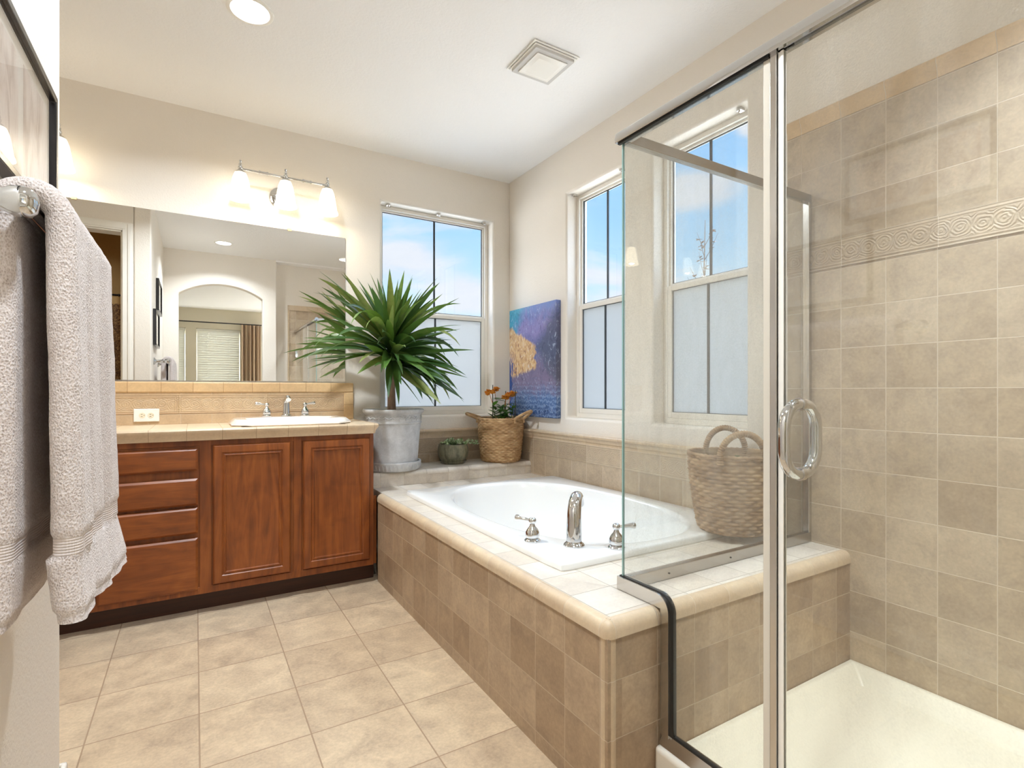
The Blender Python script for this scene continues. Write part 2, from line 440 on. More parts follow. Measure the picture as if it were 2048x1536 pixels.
def glass_mat(name, tint, f0=0.06, stain=0.0, stain_scale=(1, 1, 1), rough=0.0):
    m, nt, out = newmat(name)
    tr = nt.nodes.new('ShaderNodeBsdfTransparent'); setin(nt, tr, 0, tint)
    gl = nt.nodes.new('ShaderNodeBsdfGlossy'); setin(nt, gl, 'Roughness', rough); setin(nt, gl, 0, (1, 1, 1))
    lw = nt.nodes.new('ShaderNodeLayerWeight'); lw.inputs[0].default_value = 0.5
    fr = math_(nt, 'ADD', f0, math_(nt, 'MULTIPLY', math_(nt, 'POWER', lw.outputs['Facing'], 5.0), 0.9))
    mx = nt.nodes.new('ShaderNodeMixShader'); setin(nt, mx, 0, fr); nt.links.new(tr.outputs[0], mx.inputs[1]); nt.links.new(gl.outputs[0], mx.inputs[2])
    last = mx.outputs[0]
    if stain:
        p = pos(nt)
        st = noise_(nt, scalev(nt, p, stain_scale), 1.0, 4.0, 0.65, 0.4)
        sp = noise_(nt, p, 260, 2.0, 0.6)
        k = math_(nt, 'MULTIPLY', maprange(nt, st, 0.42, 0.72, 0.25, 1.0), maprange(nt, sp, 0.42, 0.66, 0.3, 1.0))
        df = nt.nodes.new('ShaderNodeBsdfDiffuse'); setin(nt, df, 0, srgb(238, 236, 232))
        tl = nt.nodes.new('ShaderNodeBsdfTranslucent'); setin(nt, tl, 0, srgb(238, 236, 232))
        ad = nt.nodes.new('ShaderNodeMixShader'); ad.inputs[0].default_value = 0.5
        nt.links.new(df.outputs[0], ad.inputs[1]); nt.links.new(tl.outputs[0], ad.inputs[2])
        m2 = nt.nodes.new('ShaderNodeMixShader'); setin(nt, m2, 0, math_(nt, 'MULTIPLY', k, stain))
        nt.links.new(last, m2.inputs[1]); nt.links.new(ad.outputs[0], m2.inputs[2]); last = m2.outputs[0]
    nt.links.new(last, out.inputs[0])
    return m
M_pane = glass_mat('window_glass', (0.985, 0.99, 0.99), 0.03)
M_sg_front = glass_mat('shower_glass_front', (0.975, 0.985, 0.98), 0.045, 0.10, (6, 9, 2.2))
M_sg_ret = glass_mat('shower_glass_return', (0.975, 0.985, 0.98), 0.045, 0.20, (9, 9, 2.0))
M_picglass = glass_mat('picture_glass', (0.98, 0.98, 0.98), 0.06)
M_gedge = pbr('glass_edge', srgb(150, 190, 186), 0.15, Alpha=0.85)
M_rail = pbr('dull_aluminium', (0.46, 0.44, 0.415), 0.25, 1.0)
M_seal = pbr('clear_vinyl_seal', srgb(214, 208, 196), 0.25)

def frosted():
    m, nt, out = newmat('frosted_glass')
    tl = nt.nodes.new('ShaderNodeBsdfTranslucent'); setin(nt, tl, 0, (0.50, 0.505, 0.50))
    df = nt.nodes.new('ShaderNodeBsdfPrincipled'); setin(nt, df, 'Base Color', (0.62, 0.66, 0.66)); setin(nt, df, 'Roughness', 0.35)
    mx = nt.nodes.new('ShaderNodeMixShader'); mx.inputs[0].default_value = 0.30
    nt.links.new(tl.outputs[0], mx.inputs[1]); nt.links.new(df.outputs[0], mx.inputs[2]); nt.links.new(mx.outputs[0], out.inputs[0])
    return m
M_frost = frosted()
M_mirror = pbr('mirror_silver', (0.90, 0.91, 0.90), 0.0, 1.0)
def emis(name, col, s):
    m, nt, out = newmat(name)
    e = nt.nodes.new('ShaderNodeEmission'); setin(nt, e, 0, col); e.inputs[1].default_value = s
    nt.links.new(e.outputs[0], out.inputs[0]); return m
M_lens = emis('downlight_lens', (1, 0.98, 0.95), 6.0)
M_shade = emis('lit_opal_shade', (1.0, 0.86, 0.62), 2.9)
M_bulb = emis('lit_bulb', (1.0, 0.88, 0.66), 8.0)

# ------------------------------------------------------------------ room shell
WZ0, WZ1 = 0.942, 2.443
W1 = (1.109, 1.994); W2 = (2.285, 2.838); W3 = (1.492, 2.061)   # back x-range, right y-ranges
TH = 0.17
mb = MB().slab('y', -1.55, 2.45, -0.1, 2.9, YB, YB + TH, [(W1[0], W1[1], WZ0, WZ1)])
struct('wall_back', mb, M_wall, bevel=0.016, seg=3)
mb = MB().slab('x', -0.40, YB + 0.0, -0.1, 2.9, XR, XR + TH, [(W2[0], W2[1], WZ0, WZ1), (W3[0], W3[1], WZ0, WZ1)])
struct('wall_right', mb, M_wall, bevel=0.016, seg=3)
struct('floor', MB().box(-2.3, XR + 0.05, YS - 0.12, YB + 0.05, -0.1, 0.0), M_floor)
struct('ceiling', MB().box(-2.3, XR + 0.05, YS - 0.12, YB + 0.05, ZC, ZC + 0.1), M_ceil)
# left wall block, ends in a bullnose corner
struct('wall_left', MB().box(-0.433, XL, YS - 0.1, YE, -0.05, 2.85), M_wall, bevel=0.012, seg=3)
# wall with the door to the water closet, faces the vanity
DX0, DX1, DZ = -1.27, -0.508, 2.43
struct('wall_closet', MB().slab('y', -2.3, -0.434, -0.05, 2.85, 1.733, YE - 0.0005, [(DX0, DX1, -1, DZ)]), M_wall)
struct('wall_vanity_side', MB().box(XV - 0.12, XV, YE, YB + 0.1, -0.05, 2.85), M_wall)
# arch wall behind the camera
AX0, AX1, ASP, AAP = -0.165, 0.724, 2.262, 2.405
mb = MB()
n = 20
cx_, hw = (AX0 + AX1) / 2, (AX1 - AX0) / 2
rise = AAP - ASP; rad = (hw * hw + rise * rise) / (2 * rise)
arc = [(AX0 + (AX1 - AX0) * i / n, ASP - (rad - rise) + math.sqrt(rad * rad - (AX0 + (AX1 - AX0) * i / n - cx_) ** 2)) for i in range(n + 1)]
poly = [(-0.433, -0.05), (AX0, -0.05)] + arc + [(AX1, -0.05), (0.884, -0.05), (0.884, 2.85), (-0.433, 2.85)]
mb.prism(poly, 'y', YS, YA)
struct('wall_arch', mb, M_wall, bevel=0.012, seg=3)
struct('wall_front', MB().box(0.884, 2.45, YS - 0.13, YS, -0.05, 2.85), M_wall)
# water closet room
struct('wall_closet_back', MB().box(-2.3, -0.433, 0.22, 0.34, -0.05, 2.85), M_wallt)
struct('wall_closet_right', MB().box(-0.445, -0.434, 0.34, 1.733, 0, 2.85), M_wallt)
struct('wall_closet_left', MB().box(-2.3, -2.18, 0.34, 1.733, -0.05, 2.85), M_wallt)
struct('wall_closet_inside', MB().slab('y', -2.18, -0.445, 0, 2.77, 1.722, 1.732, [(DX0, DX1, -1, DZ)]), M_wallt)
# bedroom beyond the arch
struct('floor_bedroom', MB().box(-2.5, 2.8, -5.1, YS, -0.1, 0.0), M_carpet)
BW = [(0.02, 0.79, 0.75, 2.36), (-0.95, -0.16, 0.75, 2.36), (1.3, 2.6, 0.06, 2.36)]  # last opening is added out of view so sun bounces around the bedroom
struct('wall_bedroom_back', MB().slab('y', -2.5, 2.8, -0.05, 2.85, -5.07, -4.9, BW), M_wallb)
struct('wall_bedroom_left', MB().box(-2.5, -2.38, -4.9, 0.2, -0.05, 2.85), M_wallb)
struct('wall_bedroom_right', MB().box(2.68, 2.8, -4.9, YS - 0.13, -0.05, 2.85), M_wallb)
struct('wall_bedroom_front', MB().box(-2.38, -0.434, 0.2, 0.219, -0.05, 2.85), M_wallb)
struct('ceiling_bedroom', MB().box(-2.5, 2.8, -5.07, YA - 0.001, 2.755, 2.86), M_ceil)

# baseboards
def baseboard(name, axis, a, b, w0, w1):
    m = MB()
    lo, hi = min(w0, w1), max(w0, w1)
    if axis == 'y': m.box(lo, hi, a, b, 0, 0.105)
    else: m.box(a, b, lo, hi, 0, 0.105)
    struct(name, m, M_trim, bevel=0.006)
baseboard('baseboard_left', 'y', YA, YE + 0.014, XL, XL + 0.014)
baseboard('baseboard_closet', 'x', DX1 + 0.072, XL + 0.014, YE, YE + 0.014)
baseboard('baseboard_arch', 'x', XL + 0.014, AX0, YA, YA + 0.014)

# door casing of the closet opening
mb = MB()
def casing(m, x0, x1, z1, y, wd=0.066):
    for (a, b, c, d) in ((x0 - wd, x0, 0, z1 + wd), (x1, x1 + wd, 0, z1 + wd), (x0, x1, z1, z1 + wd)):
        m.box(a, b, y, y + 0.014, c, d)
        if b - a < 0.1:
            m.box(a + 0.036, b - 0.010, y + 0.014, y + 0.019, c, d - 0.012)
        else:
            m.box(a - 0.02, b + 0.02, y + 0.014, y + 0.019, c + 0.012, d - 0.012)
    m.box(x0, x0 + 0.012, 1.722, y, 0, z1); m.box(x1 - 0.012, x1, 1.722, y, 0, z1); m.box(x0, x1, 1.722, y, z1 - 0.012, z1)
casing(mb, DX0, DX1, DZ, YE)
struct('trim_1', mb, M_trim, bevel=0.003)

# ------------------------------------------------------------------ windows
def window(name, axis, a, b, w, flip=1):
    """single-hung window: clear sash above, frosted sash below; a..b along the wall, w = wall face, deeper = +"""
    rt = thing(name, (((a + b) / 2, w, WZ0) if axis == 'y' else (w, (a + b) / 2, WZ0)), kind='structure')
    S = lambda m, d0, d1, u0, u1, v0, v1: (m.box(u0, u1, w + d0, w + d1, v0, v1) if axis == 'y' else m.box(w + d0, w + d1, u0, u1, v0, v1))
    def ring(m, d0, d1, u0, u1, v0, v1, t, tb=None):
        tb = tb or t
        S(m, d0, d1, u0, u0 + t, v0, v1); S(m, d0, d1, u1 - t, u1, v0, v1)
        S(m, d0, d1, u0 + t, u1 - t, v0, v0 + tb); S(m, d0, d1, u0 + t, u1 - t, v1 - t, v1)
    zm = 1.69
    m = MB(); ring(m, 0.085, 0.155, a, b, WZ0, WZ1, 0.026, 0.03)
    obj('frame', m, M_vinyl, rt, bevel=0.003)
    m = MB(); ring(m, 0.105, 0.135, a + 0.026, b - 0.026, zm - 0.012, WZ1 - 0.026, 0.012, 0.03)
    up = obj('upper_sash', m, M_vinyl, rt, bevel=0.002)
    m = MB(); ring(m, 0.116, 0.122, a + 0.038, b - 0.038, zm + 0.018, WZ1 - 0.038, 0.005)
    obj('gasket', m, M_gasket, up)
    m = MB(); S(m, 0.126, 0.130, a + 0.038, b - 0.038, zm + 0.018, WZ1 - 0.038)
    obj('clear_pane', m, M_pane, up)
    mid = (a + b) / 2
    m = MB(); S(m, 0.119, 0.125, mid - 0.007, mid + 0.007, zm + 0.018, WZ1 - 0.038)
    obj('grille_bar', m, M_grille, up)
    m = MB(); ring(m, 0.088, 0.120, a + 0.026, b - 0.026, WZ0 + 0.03, zm + 0.006, 0.028, 0.032)
    lo = obj('lower_sash', m, M_vinyl, rt, bevel=0.003)
    m = MB(); ring(m, 0.097, 0.102, a + 0.054, b - 0.054, WZ0 + 0.062, zm - 0.022, 0.003)
    obj('gasket', m, M_grille, lo)
    m = MB(); S(m, 0.105, 0.109, a + 0.054, b - 0.054, WZ0 + 0.062, zm - 0.022)
    obj('frosted_pane', m, M_frost, lo)
    m = MB(); S(m, 0.099, 0.104, mid - 0.007, mid + 0.007, WZ0 + 0.062, zm - 0.022)
    obj('grille_bar', m, M_grille, lo)
    for k, u in enumerate(((a + 0.06), mid, (b - 0.06)) if axis == 'y' else ((b - 0.03), (a + 0.06))):
        m = MB(); S(m, 0.03, 0.06, u - 0.012, u + 0.012, WZ1 - 0.014, WZ1)
        if axis == 'y':
            m.tube([(u, w + 0.045, WZ1 - 0.006), (u, w + 0.03, WZ1 - 0.022), (u + 0.01, w + 0.02, WZ1 - 0.026)], 0.004, 8)
        else:
            m.tube([(w + 0.045, u, WZ1 - 0.006), (w + 0.03, u, WZ1 - 0.022), (w + 0.02, u - 0.01, WZ1 - 0.026)], 0.004, 8)
        obj('shade_bracket', m, M_chrome2, rt)
    return rt
window('window_1', 'y', W1[0], W1[1], YB)
window('window_2', 'x', W2[0], W2[1], XR)
window('window_3', 'x', W3[0], W3[1], XR)

# ------------------------------------------------------------------ wall tile
def cap_profile(h, d):
    return [(0, 0), (d * 0.55, 0), (d * 0.6, h * 0.35), (d, h * 0.62), (d, h * 0.85), (d * 0.8, h), (0, h)]
# right wall, tub part
TF = XR - 0.011
rt = thing('trim_2', (XR, 2.4, DK), kind='structure')
obj('field_tile', MB().box(TF, XR, 1.29, YB, DK, 0.664), M_rw, rt)
obj('relief_band', MB().box(TF - 0.002, XR, 1.29, YB, 0.664, 0.779), M_rwd2, rt)
obj('accent_strip', MB().box(TF, XR, 1.29, YB, 0.779, 0.797), M_cap_y, rt)
m = MB().prism([(XR - d, 0.797 + z) for d, z in cap_profile(0.044, 0.030)], 'y', 1.29, YB)
obj('cap_molding', m, M_cap_y, rt)
# back wall, tub part
rt = thing('trim_3', (1.5, YB, DK), kind='structure')
obj('field_tile', MB().box(0.915, TF, YB - 0.011, YB, DK, 0.664), M_bwf, rt)
obj('relief_band', MB().box(0.915, TF, YB - 0.013, YB, 0.664, 0.779), M_bwd, rt)
obj('accent_strip', MB().box(0.915, TF, YB - 0.011, YB, 0.779, 0.797), M_cap_x, rt)
m = MB().prism([(YB - d, 0.797 + z) for d, z in cap_profile(0.044, 0.030)], 'x', 0.915, TF)
obj('cap_molding', m, M_cap_x, rt)
# shower long wall
rt = thing('trim_4', (XR, 0.5, 0.1), kind='structure')
obj('lower_tile', MB().box(TF, XR, YS, 1.29, 0.06, 1.6), M_rw, rt)
obj('relief_band', MB().box(TF - 0.004, XR, YS, 1.29, 1.6, 1.705), M_rwd, rt)
obj('upper_tile', MB().box(TF, XR, YS, 1.29, 1.705, 2.17), M_rwu, rt)
m = MB().prism([(XR - d, 2.17 + z) for d, z in ((0, 0), (0.013, 0), (0.013, 0.02), (0.026, 0.05), (0.026, 0.058), (0.02, 0.066), (0, 0.066))], 'y', YS, 1.29)
obj('cap_molding', m, tile_mat('shower_cap', 'y', 'z', 0.1535, 4, 0.617, -1, srgb(212, 184, 146), srgb(204, 176, 138), TG, 0.0014, 0.3, 0.35), rt)
# shower end wall (behind the camera, seen in the mirror)
rt = thing('trim_5', (1.6, YS, 0.1), kind='structure')
obj('field_tile', MB().box(1.05, TF, YS, YS + 0.011, 0.06, 2.17), M_ew, rt)
obj('cap_molding', MB().box(1.05, TF, YS, YS + 0.022, 2.17, 2.236), M_cap_x, rt)
obj('edge_molding', MB().box(1.03, 1.05, YS, YS + 0.018, 0.06, 2.236), M_cap_z, rt)

# ------------------------------------------------------------------ tub surround
rt = thing('tub_surround', (1.5, 2.2, 0), 'beige tiled bathtub surround with rounded tan edge tiles under the windows', 'tub surround')
DT = DK - 0.0
m = MB().box(TX, TX + 0.05, TE, 3.06, 0, DT - 0.042); obj('front_skirt', m, M_skirt, rt)
m = MB().box(TX + 0.05, TF - 0.0005, TE, TE + 0.05, 0, DT - 0.042); obj('end_skirt', m, M_end, rt)
hole = (1.08, 2.08, 1.45, 2.92)
m = MB().slab('z', TX + 0.03, TF - 0.0005, TE + 0.03, 3.26, DT - 0.042, DT, [hole]); obj('deck', m, M_deck, rt)
# quarter-round edge tiles
def qprof(sx, w, rr=0.03, drop=0.044):
    """outer face at w, going inwards by +rr*sx"""
    pts = [(w + sx * rr, DT)]
    for i in range(7):
        a = R(90 - 15 * i)
        pts.append((w - sx * 0.004 + sx * rr - sx * rr * math.cos(a), DT - rr + rr * math.sin(a) + 0.001))
    pts += [(w - sx * 0.004, DT - drop), (w + sx * rr, DT - drop)]
    return pts
m = MB().prism([(y, z) for y, z in qprof(1, TX)], 'y', TE + 0.018, 3.06); obj('edge_tile', m, M_cap_y, rt)
m = MB().prism([(y, z) for y, z in qprof(1, TE)], 'x', TX + 0.018, TF - 0.0005); obj('edge_tile', m, M_cap_x, rt)
m = MB()
prof = [(0.022, DT - 0.044), (0.022, DT - 0.028), (0.019, DT - 0.014), (0.011, DT - 0.003), (0.002, DT + 0.001)]
m.lathe(prof, (TX + 0.018, TE + 0.018, 0), 24); obj('corner_tile', m, M_cap_x, rt)
m = MB().lathe([(0.0215, 0), (0.0215, DT - 0.044)], (TX + 0.0195, TE + 0.0195, 0), 24); obj('corner_bullnose', m, M_cap_z, rt)
# window step along the back wall
m = MB().box(0.915, TF - 0.0005, 3.285, YB - 0.0135, DT - 0.04, ST); st = obj('step_top', m, M_step, rt)
m = MB().box(0.915, TF - 0.0005, 3.262, 3.285, DT - 0.04, ST - 0.022); obj('step_front', m, M_stepf, rt)
pts = [(3.285, ST)] + [(3.282 - 0.024 * math.cos(R(90 - 15 * i)), ST - 0.024 + 0.024 * math.sin(R(90 - 15 * i))) for i in range(7)] + [(3.258, ST - 0.03), (3.285, ST - 0.03)]
m = MB().prism(pts, 'x', 0.915, TF - 0.0005); obj('step_edge_tile', m, M_step, rt)

# ------------------------------------------------------------------ bathtub
TB = dict(x0=1.05, x1=2.112, y0=1.42, y1=2.952)
bx, by = (TB['x0'] + TB['x1']) / 2, (TB['y0'] + TB['y1']) / 2
ha, hb = (TB['x1'] - TB['x0']) / 2, (TB['y1'] - TB['y0']) / 2
def sring(a, b, n, z, ox=0, oy=0, K=128):
    out = []
    cang = math.atan2(hb, ha)
    for j in range(K):
        t = 2 * PI * j / K
        q = j // (K // 4); f = (j % (K // 4)) / (K // 4)
        # distribute so that corner directions are hit exactly
        A = [0, cang, PI / 2] if q % 2 == 0 else [0, PI / 2 - cang, PI / 2]
        ang = q * PI / 2 + (A[1] * f * 2 if f < 0.5 else A[1] + (A[2] - A[1]) * (f - 0.5) * 2)
        c, s_ = math.cos(ang), math.sin(ang)
        r = (abs(c / a) ** n + abs(s_ / b) ** n) ** (-1.0 / n)
        out.append((bx + ox + r * c, by + oy + r * s_, z))
    return out
RZ = DK + 0.027
rt = thing('bathtub', (bx, by, DK), 'white drop-in oval bathtub set into the beige tiled surround', 'bathtub')
rings = [sring(ha - 0.06, hb - 0.06, 90, DK + 0.0012), sring(ha - 0.002, hb - 0.002, 70, DK + 0.0012), sring(ha, hb, 60, RZ - 0.009), sring(ha - 0.003, hb - 0.003, 60, RZ - 0.002), sring(ha - 0.009, hb - 0.009, 60, RZ),
         sring(0.452, 0.722, 2.45, RZ), sring(0.446, 0.716, 2.45, RZ - 0.001), sring(0.438, 0.708, 2.45, RZ - 0.006), sring(0.430, 0.698, 2.45, RZ - 0.018), sring(0.424, 0.690, 2.45, RZ - 0.05),
         sring(0.405, 0.655, 2.5, RZ - 0.16, 0, 0.0), sring(0.375, 0.60, 2.6, RZ - 0.27, 0, 0.0), sring(0.345, 0.55, 2.7, RZ - 0.34), sring(0.30, 0.49, 2.7, RZ - 0.385), sring(0.22, 0.38, 2.6, RZ - 0.40), sring(0.03, 0.05, 2.2, RZ - 0.405)]
m = MB().loft(rings, True, False, True)
obj('tub_shell', m, M_porc, rt, angle=50)
m = MB().lathe([(0.0, 0.001), (0.028, 0.001), (0.03, 0.004), (0.022, 0.006), (0.0, 0.006)], (bx - 0.02, by - 0.30, RZ - 0.404), 24, c0=False, c1=False)
obj('drain', m, M_chrome, rt)

# faucet builders
def handle(rt, x, y, z, sc_, dirv, mat):
    prof = [(0.0, 0), (0.030, 0), (0.031, 0.004), (0.027, 0.009), (0.022, 0.011), (0.025, 0.015), (0.028, 0.024), (0.026, 0.036), (0.019, 0.048), (0.012, 0.056), (0.010, 0.060),
            (0.009, 0.066), (0.013, 0.070), (0.0155, 0.077), (0.013, 0.085), (0.007, 0.089), (0.0, 0.091)]
    m = MB().lathe([(r * sc_, q * sc_) for r, q in prof], (x, y, z), 28, c0=False, c1=False)
    h = obj('handle', m, mat, rt)
    d = Vector(dirv).normalized()
    p = Vector((x, y, z + 0.077 * sc_))
    path = []; rad = []
    for t, r in ((0.008, 0.005), (0.02, 0.0055), (0.035, 0.007), (0.05, 0.0095), (0.06, 0.0115), (0.066, 0.0105), (0.069, 0.006), (0.070, 0.001)):
        path.append(p + d * t * sc_ + Vector((0, 0, 0.010 * sc_ * (t / 0.07)))); rad.append(r * sc_)
    obj('lever', MB().tube(path, rad, 14), mat, h)
    return h
rt = thing('tub_faucet', (1.221, 1.572, RZ), 'chrome deck-mount tub faucet with two lever handles on the near bathtub corner', 'faucet')
dl = Vector((-0.217, 0.236, 0)).normalized(); df_ = Vector((0.736, 0.677, 0))
handle(rt, 1.119, 1.702, RZ, 1.02, dl, M_chrome)
handle(rt, 1.336, 1.466, RZ, 1.02, -dl, M_chrome)
m = MB()
b0 = Vector((1.221, 1.572, RZ))
m.lathe([(0.0, 0), (0.039, 0), (0.040, 0.004), (0.036, 0.010), (0.031, 0.014), (0.029, 0.02)], tuple(b0), 32, c0=False, c1=False)
path = [b0 + Vector((0, 0, q)) for q in (0.01, 0.04, 0.07, 0.10)]
rads = [0.0295, 0.0295, 0.0285, 0.0275]
for i in range(1, 10):
    a = R(17 * i)
    path.append(b0 + Vector((0, 0, 0.10)) + df_ * (0.062 * (1 - math.cos(a))) + Vector((0, 0, 0.07 * math.sin(a))))
    rads.append(0.0275 - 0.0008 * i)
m.tube(path, rads, 28)
sp = obj('spout', m, M_chrome, rt)
m = MB().lathe([(0.0, 0), (0.0075, 0), (0.0075, 0.012), (0.005, 0.015), (0.0, 0.015)], tuple(b0 + Vector((-0.0, 0, 0.028)) - df_ * 0.038), 14, M=Matrix.Rotation(R(90), 3, Vector((-0.677, 0.736, 0))), c0=False, c1=False)
obj('set_screw', m, M_chrome2, sp)

# ------------------------------------------------------------------ vanity
VX0, VX1, VF = XV, 0.898, 3.065
rt = thing('vanity_cabinet', (-0.2, 3.3, 0), 'reddish brown wooden bathroom vanity cabinet with drawers and panel doors', 'cabinet')
m = MB()
m.box(VX0, VX0 + 0.016, VF + 0.021, YB - 0.001, 0.10, 0.872); m.box(VX1 - 0.016, VX1, VF + 0.021, YB - 0.001, 0.10, 0.872)
m.box(VX0 + 0.016, VX1 - 0.016, VF + 0.021, YB - 0.001, 0.10, 0.116); m.box(VX0 + 0.016, VX1 - 0.016, YB - 0.008, YB - 0.001, 0.116, 0.872)
obj('carcass', m, M_woodv, rt)
m = MB()
stile = lambda a, b: m.box(a, b, VF, VF + 0.02, 0.10, 0.872)
for a, b in ((-0.445, -0.395), (0.02, 0.07), (0.46, 0.50), (0.875, VX1), (-1.285, VX0), (-0.84, -0.88)): stile(min(a, b), max(a, b))
m.box(VX0, VX1, VF + 0.001, VF + 0.02, 0.10, 0.135); m.box(VX0, VX1, VF + 0.001, VF + 0.02, 0.845, 0.872)
m.box(VX0, VX1, VF + 0.006, VF + 0.0205, 0.10, 0.872)
obj('face_frame', m, M_woodv, rt, bevel=0.0015)
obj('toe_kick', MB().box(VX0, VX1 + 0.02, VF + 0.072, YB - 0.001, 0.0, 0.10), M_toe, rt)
obj('filler_strip', MB().box(VX1, TX - 0.001, VF + 0.02, VF + 0.04, 0.10, 0.50), M_woodv, rt)
dprof = [(0, 0.0), (0, 0.012), (0.006, 0.019), (0.012, 0.020), (0.038, 0.020), (0.043, 0.015), (0.047, 0.015), (0.050, 0.018), (0.055, 0.018), (0.058, 0.011), (0.064, 0.009)]
for x0, x1 in ((0.078, 0.442), (0.508, 0.872), (-0.822, -0.458), (-1.27, -0.89)):
    obj('cabinet_door', MB().panel('y', x0, x1, 0.142, 0.846, VF, dprof), M_woodv, rt, angle=20)
wprof = [(0, 0.0), (0, 0.010), (0.004, 0.014), (0.010, 0.019), (0.016, 0.020)]
for z0, z1 in ((0.724, 0.834), (0.552, 0.684), (0.410, 0.539), (0.127, 0.388)):
    obj('drawer', MB().panel('y', -0.388, 0.012, z0, z1, VF, wprof), M_woodh, rt, angle=20)

# counter
rt = thing('countertop', (-0.2, 3.3, 0.875), 'tan tiled vanity countertop with moulded tile front edge', 'countertop')
CZ = 0.930
SX0, SX1, SY0, SY1 = 0.21, 0.75, 3.098, 3.46
obj('tile_top', MB().slab('z', VX0, 0.893, 3.052, YB - 0.001, 0.875, CZ, [(SX0, SX1, SY0, SY1)]), M_ctop, rt)
ep = [(0, 0), (-0.008, 0.0), (-0.009, 0.008), (-0.013, 0.022), (-0.020, 0.033), (-0.0245, 0.042), (-0.025, 0.050), (-0.020, 0.0575), (-0.012, 0.060), (0, 0.0555)]
# edge tile swept along the front and round the right end
path2 = [((VX0, 3.052), (0, 1)), ((0.893, 3.052), (-1, 1)), ((0.893, YB - 0.023), (-1, 0))]
rings = []
for (px, py), (nx, ny) in path2:
    rings.append([(px + nx * d, py + ny * d, 0.873 + z) for d, z in ep])
obj('edge_tile', MB().loft(rings, True, True, True), M_cedge, rt, angle=25)

# backsplash
rt = thing('backsplash', (-0.2, YB, CZ), 'low tan tile backsplash with relief band below the big mirror', 'backsplash')
y1 = YB - 0.001
obj('base_tile', MB().box(VX0, 0.85, YB - 0.013, y1, CZ + 0.0008, 0.988), M_bsp, rt)
m = MB().box(VX0, 0.85, YB - 0.014, y1, 0.988, 1.098)
m.panel('y', -0.075, 0.378, 0.993, 1.093, YB - 0.014, [(0, 0), (0, 0.003), (0.003, 0.003), (0.004, 0.0015), (0.007, 0.0015), (0.008, 0.003), (0.012, 0.003), (0.013, 0.001)])
m.panel('y', 0.390, 0.845, 0.993, 1.093, YB - 0.014, [(0, 0), (0, 0.003), (0.003, 0.003), (0.004, 0.0015), (0.007, 0.0015), (0.008, 0.003), (0.012, 0.003), (0.013, 0.001)])
m.panel('y', -0.542, -0.087, 0.993, 1.093, YB - 0.014, [(0, 0), (0, 0.003), (0.003, 0.003), (0.004, 0.0015), (0.007, 0.0015), (0.008, 0.003), (0.012, 0.003), (0.013, 0.001)])
obj('relief_band', m, M_bsd, rt)
obj('accent_strip', MB().box(VX0, 0.85, YB - 0.013, y1, 1.098, 1.111), M_bsp, rt)
obj('cap_tile', MB().box(VX0, 0.913, YB - 0.021, y1, 1.111, 1.173), M_bsc, rt, bevel=0.008, seg=3)
obj('end_cap_tile', MB().box(0.85, 0.913, YB - 0.020, y1, CZ + 0.0008, 1.111), M_bscz, rt, bevel=0.006, seg=3)

# sink: clipped-corner drop-in basin
def octo(x0, x1, y0, y1, cf, cb, z):
    return [(x0 + cf, y0, z), (x1 - cf, y0, z), (x1, y0 + cf, z), (x1, y1 - cb, z), (x1 - cb, y1, z), (x0 + cb, y1, z), (x0, y1 - cb, z), (x0, y0 + cf, z)]
rt = thing('bathroom_sink', (0.48, 3.3, CZ), 'white drop-in sink with clipped corners set in the tan tile counter', 'sink')
a = (0.165, 0.795, 3.085, 3.545)
def oc(i, z): return octo(a[0] + i, a[1] - i, a[2] + i, a[3] - i, 0.09, 0.10, z)
rings = [oc(0.006, CZ + 0.0008), oc(0.0, CZ + 0.006), oc(0.002, CZ + 0.014), oc(0.024, CZ + 0.034), oc(0.034, CZ + 0.036)]
def oval(rx, ry, z, cyy=3.27):
    # eight points matching octo order
    out = []
    for ang in (-112, -68, -22, 22, 68, 112, 158, 202): out.append((0.48 + rx * math.cos(R(ang)), cyy + ry * math.sin(R(ang)), z))
    return out
rings += [oval(0.255, 0.165, CZ + 0.035), oval(0.240, 0.150, CZ + 0.016), oval(0.215, 0.13, CZ - 0.06), oval(0.13, 0.08, CZ - 0.13), oval(0.02, 0.02, CZ - 0.14)]
o = obj('basin', MB().loft(rings, True, False, True), M_sink, rt, bevel=0.006, seg=3)
obj('drain', MB().lathe([(0.0, 0.0), (0.02, 0.0), (0.021, 0.004), (0.0, 0.004)], (0.48, 3.27, CZ - 0.139), 20, c0=False, c1=False), M_chrome, rt)
SZ = CZ + 0.0365
rt = thing('sink_faucet', (0.48, 3.487, SZ), 'chrome widespread faucet with two levers at the back of the white sink', 'faucet')
handle(rt, 0.371, 3.487, SZ, 0.92, (-1, 0.15, 0), M_chrome)
handle(rt, 0.589, 3.487, SZ, 0.92, (1, 0.15, 0), M_chrome)
m = MB()
b0 = Vector((0.481, 3.487, SZ))
m.lathe([(0.0, 0), (0.030, 0), (0.031, 0.004), (0.026, 0.010), (0.021, 0.014), (0.019, 0.02)], tuple(b0), 28, c0=False, c1=False)
path = [b0 + Vector((0, 0, q)) for q in (0.01, 0.03, 0.06, 0.08)]; rads = [0.022, 0.021, 0.0195, 0.0185]
for i in range(1, 10):
    aa = R(16 * i)
    path.append(b0 + Vector((0, -0.048 * (1 - math.cos(aa)), 0.08 + 0.034 * math.sin(aa)))); rads.append(0.0185 - 0.0004 * i)
m.tube(path, rads, 24)
obj('spout', m, M_chrome, rt)

